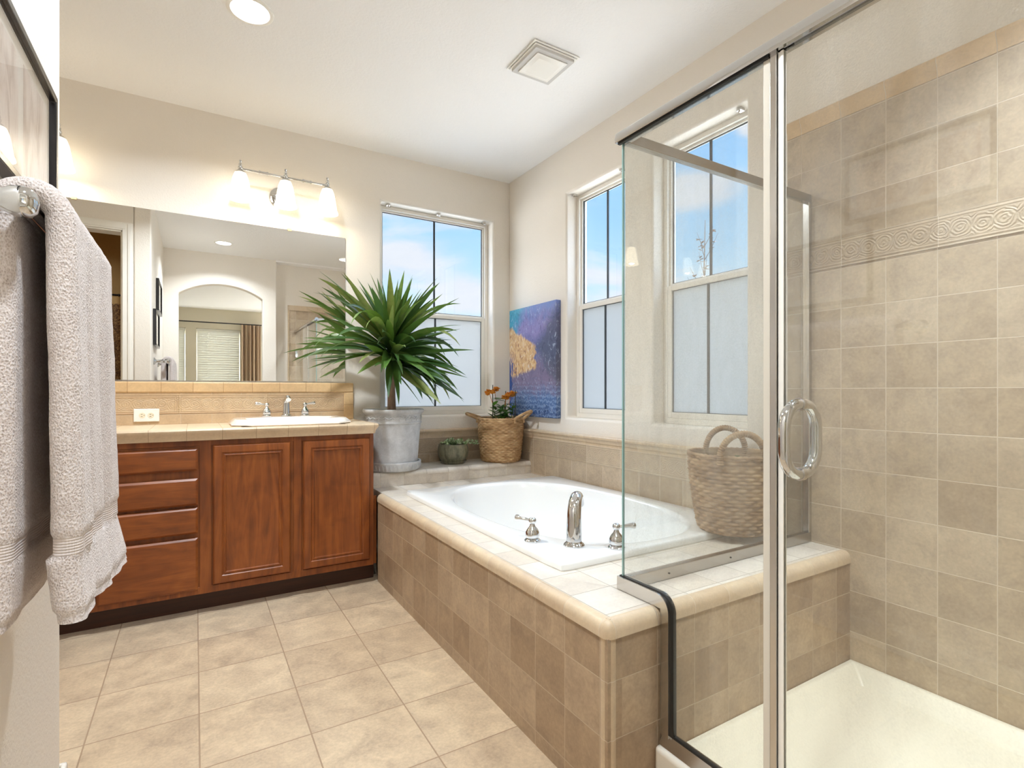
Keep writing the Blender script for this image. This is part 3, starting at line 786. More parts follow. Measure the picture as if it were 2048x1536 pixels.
# mirror
rt = thing('wall_mirror', (-0.2, YB, 1.176), 'wide frameless wall mirror above the tan backsplash', 'mirror')
obj('glass', MB().box(VX0 + 0.01, 0.86, YB - 0.008, YB - 0.001, 1.176, 2.143), M_mirror, rt)
for cx_ in (0.514, -0.55):
    m = MB().box(cx_ - 0.012, cx_ + 0.012, YB - 0.013, YB - 0.001, 2.135, 2.152)
    obj('clip', m, pbr('clear_clip', srgb(220, 205, 160), 0.2), rt, bevel=0.003)
obj('bottom_channel', MB().box(VX0 + 0.01, 0.86, YB - 0.012, YB - 0.0085, 1.1735, 1.182), M_chrome2, rt)

# outlet
rt = thing('wall_outlet', (-0.2325, YB - 0.014, 0.984), 'white horizontal electrical outlet on the tan backsplash', 'outlet')
obj('cover_plate', MB().panel('y', -0.292, -0.173, 0.948, 1.020, YB - 0.0165, [(0, 0), (0, 0.003), (0.003, 0.006)]), M_white, rt)
for cx_ in (-0.2525, -0.2125):
    m = MB().lathe([(0.0, 0.0), (0.0155, 0.0), (0.015, 0.002), (0.0, 0.002)], (cx_, YB - 0.0222, 0.984), 20, M=Matrix.Rotation(R(90), 3, 'X'), c0=False, c1=False)
    r_ = obj('receptacle', m, pbr('ivory', srgb(232, 224, 200), 0.4), rt)
    for dx, dz, w_, h_ in ((-0.002, 0.006, 0.008, 0.002), (-0.002, -0.006, 0.008, 0.002), (0.009, 0.0, 0.0035, 0.0035)):
        obj('slot', MB().box(cx_ + dx - w_ / 2, cx_ + dx + w_ / 2, YB - 0.0248, YB - 0.0243, 0.984 + dz - h_ / 2, 0.984 + dz + h_ / 2), M_black, r_)

# ------------------------------------------------------------------ vanity lights
def vanity_light(x0, label):
    yb, zb = 3.464, 2.425
    rt = thing('vanity_light', (x0, YB, 2.33), label, 'light fixture', 'three-shade vanity lights over the mirror')
    Mx = Matrix.Rotation(R(90), 3, 'X')
    m = MB().lathe([(0.0, 0.0), (0.066, 0.0), (0.068, 0.004), (0.064, 0.010), (0.05, 0.016), (0.03, 0.022), (0.0, 0.024)], (x0 - 0.01, YB - 0.001, 2.335), 36, M=Mx, c0=False, c1=False)
    obj('backplate', m, M_chrome, rt)
    m = MB().tube([(x0, YB - 0.02, 2.335), (x0, YB - 0.06, 2.345), (x0, yb + 0.03, 2.39), (x0, yb, zb)], 0.008, 12)
    obj('arm', m, M_chrome, rt)
    m = MB().tube([(x0 - 0.246, yb, zb), (x0 + 0.246, yb, zb)], 0.0065, 14)
    for sx in (-0.123, 0.123):
        for q in (-0.022, 0.022):
            m.tube([(x0 + sx + q - 0.004, yb, zb), (x0 + sx + q + 0.004, yb, zb)], 0.0115, 14)
        m.tube([(x0 + sx - 0.018, yb, zb), (x0 + sx + 0.018, yb, zb)], 0.009, 14)
    obj('crossbar', m, M_chrome, rt)
    for dx in (-0.246, 0.0, 0.246):
        x = x0 + dx
        m = MB().lathe([(0.0, 0.052), (0.006, 0.050), (0.0085, 0.044), (0.006, 0.038), (0.0045, 0.034), (0.009, 0.030), (0.011, 0.024), (0.008, 0.018), (0.0125, 0.012), (0.0135, 0.004), (0.010, -0.002), (0.014, -0.008),
                        (0.024, -0.016), (0.031, -0.026), (0.0, -0.026)], (x, yb, zb), 24, c0=False, c1=False)
        s = obj('socket', m, M_chrome, rt)
        pr = [(0.026, -0.020), (0.034, -0.034), (0.042, -0.058), (0.048, -0.090), (0.0535, -0.125), (0.0565, -0.148), (0.0570, -0.155), (0.062, -0.164), (0.0655, -0.176), (0.0655, -0.180)]
        pr2 = [(r - 0.003, z) for r, z in reversed(pr)]
        m = MB().lathe(pr + pr2, (x, yb, zb), 36, c0=False, c1=False)
        obj('glass_shade', m, M_shade, rt, angle=60)
        m = MB().lathe([(0.0, -0.118), (0.014, -0.114), (0.022, -0.10), (0.023, -0.085), (0.016, -0.065), (0.011, -0.05), (0.011, -0.026)], (x, yb, zb), 16, c0=False, c1=True)
        obj('bulb', m, M_bulb, s)
        ld = bpy.data.lights.new('vanity_bulb', 'POINT'); ld.energy = 2.3; ld.color = (1.0, 0.80, 0.54); ld.shadow_soft_size = 0.024
        lo = bpy.data.objects.new('vanity_bulb', ld); COL.objects.link(lo); lo.parent = rt; lo.location = Vector((x, yb, zb - 0.155)) - Vector((x0, YB, 2.33))
    return rt
vanity_light(0.474, 'chrome three-shade vanity light over the mirror half with the visible sink')
vanity_light(-0.837, 'chrome three-shade vanity light over the mirror half behind the towel wall')

# ------------------------------------------------------------------ downlights, fan
def downlight(x, y, label, power, zc=ZC, spread=150):
    rt = thing('recessed_light', (x, y, zc), label, 'recessed light', 'recessed ceiling lights')
    m = MB().lathe([(0.074, 0.0), (0.094, 0.0), (0.094, -0.004), (0.088, -0.007), (0.078, -0.006), (0.074, 0.002)], (x, y, zc), 40, c0=False, c1=False)
    obj('trim_ring', m, M_white, rt)
    obj('lens', MB().lathe([(0.0, -0.0015), (0.0745, -0.0015), (0.0745, 0.001), (0.0, 0.001)], (x, y, zc), 36, c0=False, c1=False), M_lens, rt)
    ld = bpy.data.lights.new('downlight_lamp', 'AREA'); ld.shape = 'DISK'; ld.size = 0.14; ld.energy = power; ld.color = (0.86, 0.935, 1.0); ld.spread = R(spread)
    lo = bpy.data.objects.new('downlight_lamp', ld); COL.objects.link(lo); lo.parent = rt; lo.location = (0, 0, -0.004)
    return rt
downlight(0.205, 2.54, 'recessed ceiling light nearest the vanity wall, cut by the top of the picture', 24)
downlight(0.272, 0.49, 'recessed ceiling light in front of the arch, seen in the mirror', 15, ZC, 135)
downlight(1.62, 0.43, 'recessed ceiling light above the glass shower', 9, ZC, 85)

rt = thing('exhaust_fan', (1.494, 2.18, ZC), 'white square louvred exhaust fan grille on the ceiling', 'exhaust fan')
FX0, FX1, FY0, FY1 = 1.362, 1.627, 2.048, 2.312
m = MB()
for i in range(5):
    t = i * 0.011
    z0 = ZC - 0.008 - i * 0.0058
    m.slab('z', FX0 + t, FX1 - t, FY0 + t, FY1 - t, z0, z0 + 0.0036, [(FX0 + t + 0.008, FX1 - t - 0.008, FY0 + t + 0.008, FY1 - t - 0.008)])
obj('louver_frame', m, M_white, rt)
obj('center_panel', MB().panel('z', FX0 + 0.05, FX1 - 0.05, FY0 + 0.05, FY1 - 0.05, ZC - 0.024, [(0, 0), (0, 0.006), (0.018, 0.013), (0.02, 0.013)]), M_white, rt)
obj('housing', MB().slab('z', FX0 + 0.02, FX1 - 0.02, FY0 + 0.02, FY1 - 0.02, ZC - 0.026, ZC, [(FX0 + 0.06, FX1 - 0.06, FY0 + 0.06, FY1 - 0.06)]), pbr('fan_inner', srgb(205, 203, 200), 0.7), rt)
# ------------------------------------------------------------------ shower
GX = 1.125; GY = 1.202; HZ = 1.885
rt = thing('shower_pan', (1.6, 0.45, 0), 'cream low shower pan inside the glass shower', 'shower pan')
PX0, PX1, PY0, PY1 = 1.088, TF - 0.0005, YS + 0.0115, TE - 0.0005
m = MB()
rc = lambda i, z: [(PX0 + 0.05 + i, PY0 + i, z), (PX1 - i, PY0 + i, z), (PX1 - i, PY1 - i, z), (PX0 + 0.05 + i, PY1 - i, z)]
m.loft([rc(0, 0.0), rc(0, 0.104), rc(0.022, 0.108), rc(0.034, 0.100), rc(0.075, 0.062), rc(0.105, 0.055), rc(0.45, 0.050)])
obj('basin', m, M_pan, rt, bevel=0.006, seg=3)
m = MB().box(PX0, PX0 + 0.095, PY0, PY1, 0.0, 0.14)
obj('curb', m, pbr('curb_acrylic', srgb(232, 226, 214), 0.3), rt, bevel=0.014, seg=4)
obj('drain', MB().lathe([(0.0, 0.0), (0.045, 0.0), (0.046, 0.004), (0.0, 0.005)], (1.62, 0.35, 0.052), 28, c0=False, c1=False), M_chrome2, rt)

rt = thing('shower_enclosure', (GX, 0.5, 0.14), 'clear glass corner shower enclosure with chrome rails standing on the shower curb and tub deck', 'shower enclosure')
g = 0.003
m = MB().prism([(0.737, 0.168), (1.010, 0.168), (1.010, 0.552), (GY, 0.552), (GY, HZ), (0.737, HZ)], 'x', GX - g, GX + g)
fp = obj('fixed_panel', m, M_sg_front, rt, smooth=False); fp['label'] = 'notched fixed front pane'
obj('glass_edge', MB().box(GX - g - 0.0006, GX + g + 0.0006, GY, GY + 0.004, 0.552, HZ), M_gedge, fp)
m = MB().box(GX + g, TF - 0.012, GY + 0.004 - 2 * g - 0.002, GY + 0.002, 0.545, HZ)
rp = obj('return_panel', m, M_sg_ret, rt, smooth=False); rp['label'] = 'water-stained return pane above the tub deck'
# header rail: rounded chrome tube along the front, flat channel along the return
pr = [(GX - 0.019, HZ - 0.004), (GX - 0.021, HZ + 0.008), (GX - 0.017, HZ + 0.024), (GX - 0.008, HZ + 0.032), (GX + 0.008, HZ + 0.032), (GX + 0.017, HZ + 0.024), (GX + 0.021, HZ + 0.008), (GX + 0.019, HZ - 0.004), (GX + 0.008, HZ - 0.004), (GX + 0.008, HZ + 0.006), (GX - 0.008, HZ + 0.006), (GX - 0.008, HZ - 0.004)]
obj('header_rail', MB().prism(pr, 'y', YS + 0.0115, GY + 0.018), M_chrome, rt, angle=35)
obj('header_gasket', MB().box(GX - 0.0135, GX - 0.0035, 0.72, GY + 0.012, HZ - 0.009, HZ - 0.0045), M_black, rt)
obj('return_rail', MB().box(GX + 0.012, TF - 0.0005, GY - 0.012, GY + 0.012, HZ - 0.006, HZ + 0.026), M_rail, rt, bevel=0.002)
inner = [(GY + 0.014, DK + 0.0015), (1.0405, DK + 0.0015), (1.0405, 0.165)]
arc_o = [(1.058 - 0.046 * math.sin(R(10 * i)), 0.506 + 0.046 * math.cos(R(10 * i))) for i in range(10)]
outer = [(GY + 0.014, 0.552)] + arc_o + [(1.012, 0.165)]
m = MB().prism(inner + outer[::-1], 'x', GX - 0.015, GX + 0.015)
obj('sill_channel', m, M_chrome2, rt, angle=30)
arc_g = [(1.058 - 0.056 * math.sin(R(10 * i)), 0.506 + (0.049 + 0.007 * i / 9) * math.cos(R(10 * i))) for i in range(10)]
m = MB().prism([(GY + 0.012, 0.552)] + arc_o + [(1.012, 0.168), (1.001, 0.168)] + arc_g[::-1] + [(GY + 0.012, 0.5545)], 'x', GX - 0.006, GX + 0.006)
obj('black_gasket', m, M_black, rt)
obj('return_sill', MB().box(GX + 0.015, TF - 0.0005, GY - 0.012, GY + 0.012, DK + 0.0012, 0.552), M_rail, rt, bevel=0.002)
for xx in (1.31, 1.62, 1.92):
    mm = MB().lathe([(0.0, 0), (0.003, 0), (0.003, 0.002), (0.0, 0.002)], (xx, GY - 0.012, 0.532), 10, M=Matrix.Rotation(R(90), 3, 'X'), c0=False, c1=False)
    obj('weep_hole', mm, M_black, rt)
obj('wall_jamb', MB().box(TF - 0.020, TF - 0.0005, GY - 0.013, GY + 0.013, 0.552, HZ - 0.006), M_chrome2, rt, bevel=0.002)
obj('curb_rail', MB().prism([(GX - 0.022, 0.1405), (GX + 0.016, 0.1405), (GX + 0.016, 0.168), (GX - 0.006, 0.168)], 'y', YS + 0.0115, 1.0395), M_chrome2, rt)
obj('curb_gasket', MB().box(GX - 0.006, GX + 0.006, YS + 0.02, 1.001, 0.168, 0.174), M_black, rt)
obj('strike_jamb', MB().box(GX - 0.009, GX + 0.009, 0.703, 0.719, 0.168, HZ), M_chrome2, rt, bevel=0.002)
m = MB().box(GX - 0.006, GX + 0.006, 0.719, 0.737, 0.168, HZ)
obj('vinyl_seal', m, M_seal, rt, bevel=0.002)
# door
m = MB().box(GX - g, GX + g, -0.145, 0.688, 0.180, HZ - 0.006)
dr = obj('shower_door', m, M_sg_front, rt, smooth=False); dr['label'] = 'hinged glass door'
m = MB().box(GX - 0.006, GX + 0.006, 0.688, 0.695, 0.180, HZ - 0.006); m.box(GX - 0.004, GX + 0.004, 0.695, 0.701, 0.180, HZ - 0.006)
obj('door_seal', m, M_white, dr)
m = MB()
for s in (-1, 1):
    path = []
    hx, hz, rc_ = 0.060, 0.0755, 0.052
    path.append((GX + s * 0.004, 0.653, 1.016 + hz))
    for i in range(8):
        a = R(90 - 90 * i / 7)
        path.append((GX + s * (hx - rc_ + rc_ * math.cos(a)), 0.653, 1.016 + hz - rc_ + rc_ * math.sin(a)))
    for i in range(8):
        a = R(-90 * i / 7)
        path.append((GX + s * (hx - rc_ + rc_ * math.cos(a)), 0.653, 1.016 - hz + rc_ + rc_ * math.sin(a)))
    path.append((GX + s * 0.004, 0.653, 1.016 - hz))
    m.tube(path, 0.0125, 20)
hd = obj('pull_handle', m, M_chrome, dr); hd['label'] = 'chrome loop pull handle'
for zz in (1.016 + 0.0755, 1.016 - 0.0755):
    obj('washer', MB().tube([(GX - 0.007, 0.653, zz), (GX + 0.007, 0.653, zz)], 0.0145, 20), M_chrome2, hd)
for zz in (0.45, 1.6):
    m = MB().box(GX - 0.014, GX + 0.014, -0.177, -0.10, zz - 0.045, zz + 0.045)
    obj('hinge', m, M_chrome, dr, bevel=0.003)

# ------------------------------------------------------------------ woven baskets
def straw(name, c1, c2, c3):
    def f(nt):
        p = pos(nt)
        a = noise_(nt, scalev(nt, p, (0.5, 0.5, 1.6)), 38, 2.0, 0.5); b = noise_(nt, scalev(nt, p, (1, 1, 2.2)), 9, 2.0)
        t = math_(nt, 'ADD', math_(nt, 'MULTIPLY', a, 0.75), math_(nt, 'MULTIPLY', b, 0.4))
        return {'Base Color': ramp(nt, t, [(0.38, c1), (0.56, c2), (0.74, c3)]), 'Normal': bump(nt, noise_(nt, p, 420, 2.0), 0.4, 0.002)}
    return pbr(name, c2, 0.8, build=f)
M_straw1 = straw('seagrass', srgb(146, 112, 74), srgb(174, 138, 96), srgb(198, 166, 124))
M_straw2 = straw('water_hyacinth', srgb(132, 102, 72), srgb(162, 130, 96), srgb(190, 160, 124))
M_soil = pbr('soil', srgb(58, 44, 32), 0.95, build=lambda nt: {'Normal': bump(nt, noise_(nt, pos(nt), 120, 3.0), 0.8, 0.01)})

def basket(root, cx, cy_, z0, rb, rt_, h, rows, cols, amp, mat, bulge=0.0):
    RR = 5
    prof = lambda t: rb + (rt_ - rb) * t + bulge * math.sin(PI * t) - (0.012 * (1 - t / 0.06) ** 2 if t < 0.06 else 0)
    nth = cols * 4; rings = []
    for i in range(rows * RR + 1):
        t = i / (rows * RR); row = min(i // RR, rows - 1); f = (i % RR) / RR if i < rows * RR else 1.0
        ring = []
        for j in range(nth):
            th = 2 * PI * j / nth
            over = math.cos(cols / 2 * th + PI * row)
            lump = math.sin(PI * f) ** 0.7 if 0 < f < 1 else 0
            jit = 0.3 * noise.noise(Vector((math.cos(th) * 9, math.sin(th) * 9, row * 1.7)))
            r = prof(t) - amp + lump * amp * (0.75 + 0.75 * over + jit)
            zz = z0 + h * t + 0.0012 * noise.noise(Vector((th * 5, row * 3.1, 2)))
            ring.append((cx + r * math.cos(th), cy_ + r * math.sin(th), zz))
        rings.append(ring)
    # inside
    for t in (1.0, 0.8, 0.6):
        r = prof(t) - amp - 0.010
        rings.append([(cx + r * math.cos(2 * PI * j / nth), cy_ + r * math.sin(2 * PI * j / nth), z0 + h * t) for j in range(nth)])
    body = obj('woven_body', MB().loft(rings, True, True, True), mat, root, angle=80, fix=False)
    m = MB()
    K = 150; path = []
    for j in range(K):
        th = 2 * PI * j / K; r = prof(1.0) - 0.006
        path.append((cx + r * math.cos(th), cy_ + r * math.sin(th), z0 + h + 0.001))
    rad = [0.0075 + 0.0016 * math.sin(j * 2.1) for j in range(K)]
    m.tube(path, rad, 8, closed=True)
    obj('rim_braid', m, mat, root, angle=80)
    m = MB().lathe([(0.0, 0.0), (prof(0.72) - amp - 0.012, 0.0)], (cx, cy_, z0 + h * 0.72), 32, c0=False, c1=False)
    obj('soil', m, M_soil, root)
    return prof

def rope(path, r, tw):
    """tube with wrapped bumps"""
    P = [Vector(p) for p in path]
    # resample
    out = []; rad = []
    L = [0.0]
    for i in range(1, len(P)): L.append(L[-1] + (P[i] - P[i - 1]).length)
    n_ = max(20, int(L[-1] / (tw / 3)))
    for k in range(n_ + 1):
        s = L[-1] * k / n_
        i = max(j for j in range(len(L)) if L[j] <= s + 1e-9); i = min(i, len(P) - 2)
        f = (s - L[i]) / max(1e-9, L[i + 1] - L[i])
        out.append(P[i].lerp(P[i + 1], f)); rad.append(r * (1 + 0.16 * math.sin(2 * PI * s / tw)))
    return MB().tube(out, rad, 10)

def arc_handle(cx, cy_, z, rr, phi, half, up, outw, r, mat, root):
    """loop over the rim at azimuth phi"""
    pts = []
    d = Vector((math.cos(phi), math.sin(phi), 0)); t = Vector((-math.sin(phi), math.cos(phi), 0))
    for i in range(25):
        a = PI * i / 24
        s = math.cos(a) * half; k = math.sin(a)
        inset = rr - math.sqrt(max(0, rr * rr - s * s))
        p = Vector((cx, cy_, z)) + d * (rr - inset + outw * k) + t * s + Vector((0, 0, up * k))
        pts.append(p)
    pts = [pts[0] - Vector((0, 0, 0.03)) + d * 0.004] + pts + [pts[-1] - Vector((0, 0, 0.03)) + d * 0.004]
    return obj('carry_handle', rope(pts, r, 0.009), mat, root, angle=80)

# leaf helper
def leaf(m, base, d, L, wd, droop, fold=0.25, segs=8, roll=0.0, wprof=None, stem=0.0, bounds=None, rnd=None):
    """strap leaf starting at base in direction d, bending down"""
    p = Vector(base); d = Vector(d).normalized()
    pts = []; st = L / segs
    for i in range(segs + 1):
        pts.append((p.copy(), d.copy()))
        p = p + d * st
        d = (d + Vector((0, 0, -droop * st * (0.4 + 1.2 * i / segs)))).normalized()
    if bounds and not all(bounds(q) for q, _ in pts): return False
    vs = []; fs = []
    for i, (q, dd) in enumerate(pts):
        t = i / segs
        wv = (wprof(t) if wprof else (math.sin(PI * min(1, (t * 0.86 + 0.14)) ** 0.85) ** 0.8 if t < 1 else 0)) * wd
        side = dd.cross(Vector((0, 0, 1)))
        if side.length < 0.05: side = Vector((1, 0, 0))
        side.normalize(); upv = side.cross(dd).normalized()
        if roll: 
            q2 = Matrix.Rotation(roll, 3, dd); side = q2 @ side; upv = q2 @ upv
        vs += [tuple(q - side * wv + upv * wv * fold), tuple(q), tuple(q + side * wv + upv * wv * fold)]
        if i < segs:
            o = i * 3
            fs += [(o, o + 1, o + 4, o + 3), (o + 1, o + 2, o + 5, o + 4)]
    m.cur = rnd if rnd is not None else random.uniform(0.05, 1.0)
    m.add(vs, fs); m.cur = 0.0
    return True

def leaf_mat(name, stops, rough=0.4, tl=0.25):
    m, nt, out = newmat(name)
    at = nt.nodes.new('ShaderNodeAttribute'); at.attribute_name = 'rnd'
    n1 = noise_(nt, pos(nt), 30, 2.0)
    t = math_(nt, 'ADD', math_(nt, 'MULTIPLY', at.outputs['Fac'], 0.8), math_(nt, 'MULTIPLY', n1, 0.25))
    c = ramp(nt, t, stops)
    b = nt.nodes.new('ShaderNodeBsdfPrincipled'); setin(nt, b, 'Base Color', c); setin(nt, b, 'Roughness', rough)
    tr = nt.nodes.new('ShaderNodeBsdfTranslucent'); setin(nt, tr, 0, mixc(nt, 0.5, c, srgb(150, 190, 60), 'MIX'))
    mx = nt.nodes.new('ShaderNodeMixShader'); mx.inputs[0].default_value = tl
    nt.links.new(b.outputs[0], mx.inputs[1]); nt.links.new(tr.outputs[0], mx.inputs[2]); nt.links.new(mx.outputs[0], out.inputs[0])
    return m
M_yucca = leaf_mat('yucca_leaf', [(0.1, srgb(36, 60, 40)), (0.4, srgb(54, 88, 44)), (0.72, srgb(80, 116, 52)), (0.95, srgb(142, 148, 92))], 0.4, 0.18)
M_green = leaf_mat('green_leaf', [(0.1, srgb(34, 66, 36)), (0.5, srgb(52, 96, 48)), (0.9, srgb(92, 140, 58))], 0.35)
M_succ = leaf_mat('variegated_leaf', [(0.1, srgb(120, 150, 110)), (0.45, srgb(176, 196, 150)), (0.9, srgb(232, 236, 214))], 0.45)
M_orange = leaf_mat('orange_petal', [(0.1, srgb(214, 112, 40)), (0.5, srgb(236, 150, 62)), (0.9, srgb(246, 184, 92))], 0.5)

# ------------------------------------------------------------------ potted yucca on the window step
def stone_build(nt):
    p = pos(nt); a = noise_(nt, p, 14, 5.0, 0.6, 0.5); b = noise_(nt, p, 120, 2.0)
    t = math_(nt, 'ADD', math_(nt, 'MULTIPLY', a, 0.8), math_(nt, 'MULTIPLY', b, 0.2))
    return {'Base Color': ramp(nt, t, [(0.35, srgb(176, 176, 176)), (0.6, srgb(200, 200, 200)), (0.75, srgb(216, 214, 210))]), 'Normal': bump(nt, t, 0.15, 0.004)}
M_pot = pbr('grey_stone_pot', srgb(198, 198, 198), 0.75, build=stone_build)
PCX, PCY = 1.128, 3.392
rt = thing('potted_yucca', (PCX, PCY, ST), 'tall spiky yucca tree in a large grey stone pot on the window step', 'potted plant')
m = MB()
sx = [(0.0, 0.0), (0.160, 0.0), (0.168, 0.004), (0.172, 0.015), (0.178, 0.045), (0.180, 0.052), (0.179, 0.058), (0.170, 0.058), (0.164, 0.045), (0.160, 0.014), (0.0, 0.014)]
m.lathe(sx, (PCX, PCY, ST), 64, c0=False, c1=False)
for j in range(44):
    a = 2 * PI * j / 44
    c, s_ = math.cos(a), math.sin(a)
    m.tube([(PCX + c * 0.1685, PCY + s_ * 0.1685, ST + 0.008), (PCX + c * 0.1735, PCY + s_ * 0.1735, ST + 0.026), (PCX + c * 0.178, PCY + s_ * 0.178, ST + 0.042)], [0.003, 0.0055, 0.003], 6)
obj('saucer', m, M_pot, rt)
pz = ST + 0.0145
H = 1.002 - pz
m = MB()
pp = [(0.0, 0.0), (0.146, 0.0), (0.152, 0.006), (0.156, 0.03), (0.176, H - 0.11), (0.1775, H - 0.096), (0.183, H - 0.093), (0.184, H - 0.086), (0.180, H - 0.082), (0.181, H - 0.034), (0.184, H - 0.030), (0.195, H - 0.024), (0.199, H - 0.014), (0.198, H - 0.004), (0.193, H), (0.184, H - 0.002), (0.178, H - 0.012), (0.172, H - 0.06), (0.0, H - 0.06)]
m.lathe(pp, (PCX, PCY, pz), 72, c0=False, c1=False)
body = obj('pot', m, M_pot, rt)
# raised garland around the collar
m = MB()
for j in range(26):
    a0 = 2 * PI * j / 26
    path = []
    for i in range(9):
        a = a0 + (2 * PI / 26) * i / 8
        zz = pz + H - 0.050 - 0.012 * math.sin(PI * i / 8)
        path.append((PCX + 0.182 * math.cos(a), PCY + 0.182 * math.sin(a), zz))
    m.tube(path, 0.0032, 6)
    for q in range(5):
        a = a0 + 2 * PI * q / 5 / 26; 
        m.lathe([(0.0, 0.0), (0.0048, 0.0018), (0.0, 0.0042)], (PCX + 0.1815 * math.cos(a), PCY + 0.1815 * math.sin(a), pz + H - 0.048 + 0.006 * math.sin(q * 2.4 + j)), 6, c0=False, c1=False)
    m.tube([(PCX + 0.1815 * math.cos(a0), PCY + 0.1815 * math.sin(a0), pz + H - 0.048), (PCX + 0.1812 * math.cos(a0), PCY + 0.1812 * math.sin(a0), pz + H - 0.074)], [0.0042, 0.0016], 6)
obj('garland_relief', m, M_pot, body)
obj('soil', MB().lathe([(0.0, 0.004), (0.10, 0.002), (0.174, 0.0)], (PCX, PCY, pz + H - 0.055), 32, c0=False, c1=False), M_soil, rt)
M_bark = pbr('yucca_trunk', srgb(140, 112, 96), 0.85, build=lambda nt: {'Base Color': mixc(nt, noise_(nt, scalev(nt, pos(nt), (1, 1, 0.35)), 60, 4.0), srgb(104, 82, 68), srgb(178, 150, 132)), 'Normal': bump(nt, noise_(nt, scalev(nt, pos(nt), (1, 1, 0.4)), 90, 3.0), 0.6, 0.006)})
tb = [(PCX - 0.012, PCY, pz + H - 0.07), (PCX - 0.014, PCY, 1.08), (PCX - 0.018, PCY - 0.002, 1.2), (PCX - 0.02, PCY - 0.004, 1.32), (PCX - 0.02, PCY - 0.006, 1.44)]
obj('trunk', MB().tube(tb, [0.030, 0.026, 0.025, 0.025, 0.020], 16), M_bark, rt)
def ybounds(q):
    if q.z < 1.19 and q.x < 0.93 and q.y > 3.0: return False
    if q.z < 1.02: return False
    if W1[0] + 0.03 < q.x < W1[1] - 0.05 and WZ0 + 0.02 < q.z < WZ1 - 0.05: return q.y < YB + 0.06
    return q.y < YB - 0.025
m = MB(); cnt = 0
random.seed(11)
crown = Vector((PCX - 0.02, PCY - 0.006, 1.40))
tries = 0
NL = 150
while cnt < NL and tries < 6000:
    tries += 1
    q = (cnt + 0.5) / NL
    el = R(-34 + 112 * q ** 0.95 + random.uniform(-15, 15))
    az = random.uniform(0, 2 * PI)
    d = Vector((math.cos(az) * math.cos(el), math.sin(az) * math.cos(el), math.sin(el)))
    L = random.uniform(0.36, 0.56)
    if d.x < -0.2 and el < R(50): L *= 1.18
    if el > R(60): L *= 0.86
    base = crown + Vector((0, 0, -0.10 + 0.16 * q + random.uniform(-0.035, 0.035))) + d * 0.016
    dr_ = random.choice((0.3, 0.7, 1.2, 1.8, 2.8, 4.0)) * (1.0 if el < R(50) else 0.3)
    wd = random.uniform(0.019, 0.028)
    if leaf(m, base, d, L, wd, dr_, 0.32, 10, random.uniform(-0.9, 0.9), lambda t: min(1.0, 0.42 + 1.6 * t) * (1 - max(0, (t - 0.42) / 0.58) ** 1.8), bounds=ybounds):
        cnt += 1
obj('foliage', m, M_yucca, rt, smooth=True, angle=60, fix=False)

# ------------------------------------------------------------------ small succulent
QX, QY = 1.585, 3.445
M_olive = pbr('olive_glaze', srgb(108, 106, 84), 0.35, build=lambda nt: {'Base Color': ramp(nt, noise_(nt, scalev(nt, pos(nt), (1, 1, 0.4)), 40, 4.0, 0.6), [(0.35, srgb(88, 86, 66)), (0.55, srgb(118, 116, 94)), (0.72, srgb(140, 130, 104))])})
rt = thing('potted_succulent', (QX, QY, ST), 'small variegated succulent in a round olive green glazed bowl on the window step', 'potted plant')
obj('saucer', MB().lathe([(0.0, 0.0), (0.078, 0.0), (0.088, 0.006), (0.098, 0.022), (0.095, 0.023), (0.085, 0.010), (0.0, 0.008)], (QX, QY, ST), 40, c0=False, c1=False), M_olive, rt)
bowl = [(0.0, 0.009), (0.075, 0.009), (0.088, 0.02), (0.104, 0.050), (0.110, 0.080), (0.109, 0.105), (0.103, 0.128), (0.102, 0.138), (0.096, 0.139), (0.094, 0.128), (0.0, 0.126)]
obj('bowl', MB().lathe(bowl, (QX, QY, ST), 44, c0=False, c1=False), M_olive, rt)
m = MB(); random.seed(3)
def rosette(m, c, r, nl, fat=0.5):
    for i in range(nl):
        az = 2.4 * i; el = R(15 + 60 * i / nl)
        d = Vector((math.cos(az) * math.cos(el), math.sin(az) * math.cos(el), math.sin(el)))
        leaf(m, c, d, r * random.uniform(0.8, 1.15), r * fat * 0.62, 0.0, 0.25, 3, 0, lambda t: (0.35, 0.95, 1.0, 0.12)[min(3, int(t * 3 + 0.01))])
for i in range(46):
    a = random.uniform(0, 2 * PI); q = math.sqrt(random.random()) * 0.098
    rosette(m, Vector((QX + q * math.cos(a), QY + q * math.sin(a), ST + 0.135 + random.uniform(0, 0.045) * (1.2 - q / 0.1))), random.uniform(0.016, 0.025), 9)
for i in range(9):
    t = i / 8
    rosette(m, Vector((QX + 0.10 + 0.062 * t, QY - 0.03 - 0.035 * t, ST + 0.145 - 0.01 * t + 0.012 * math.sin(i * 2))), 0.02, 8)
for i in range(12):
    a = 2 * PI * i / 12
    m.tube([(QX, QY, ST + 0.124), (QX + 0.05 * math.cos(a), QY + 0.05 * math.sin(a), ST + 0.15)], 0.0022, 5)
m.tube([(QX + 0.05, QY - 0.01, ST + 0.14), (QX + 0.11, QY - 0.035, ST + 0.147), (QX + 0.165, QY - 0.066, ST + 0.138)], 0.002, 5)
obj('foliage', m, M_succ, rt, fix=False)

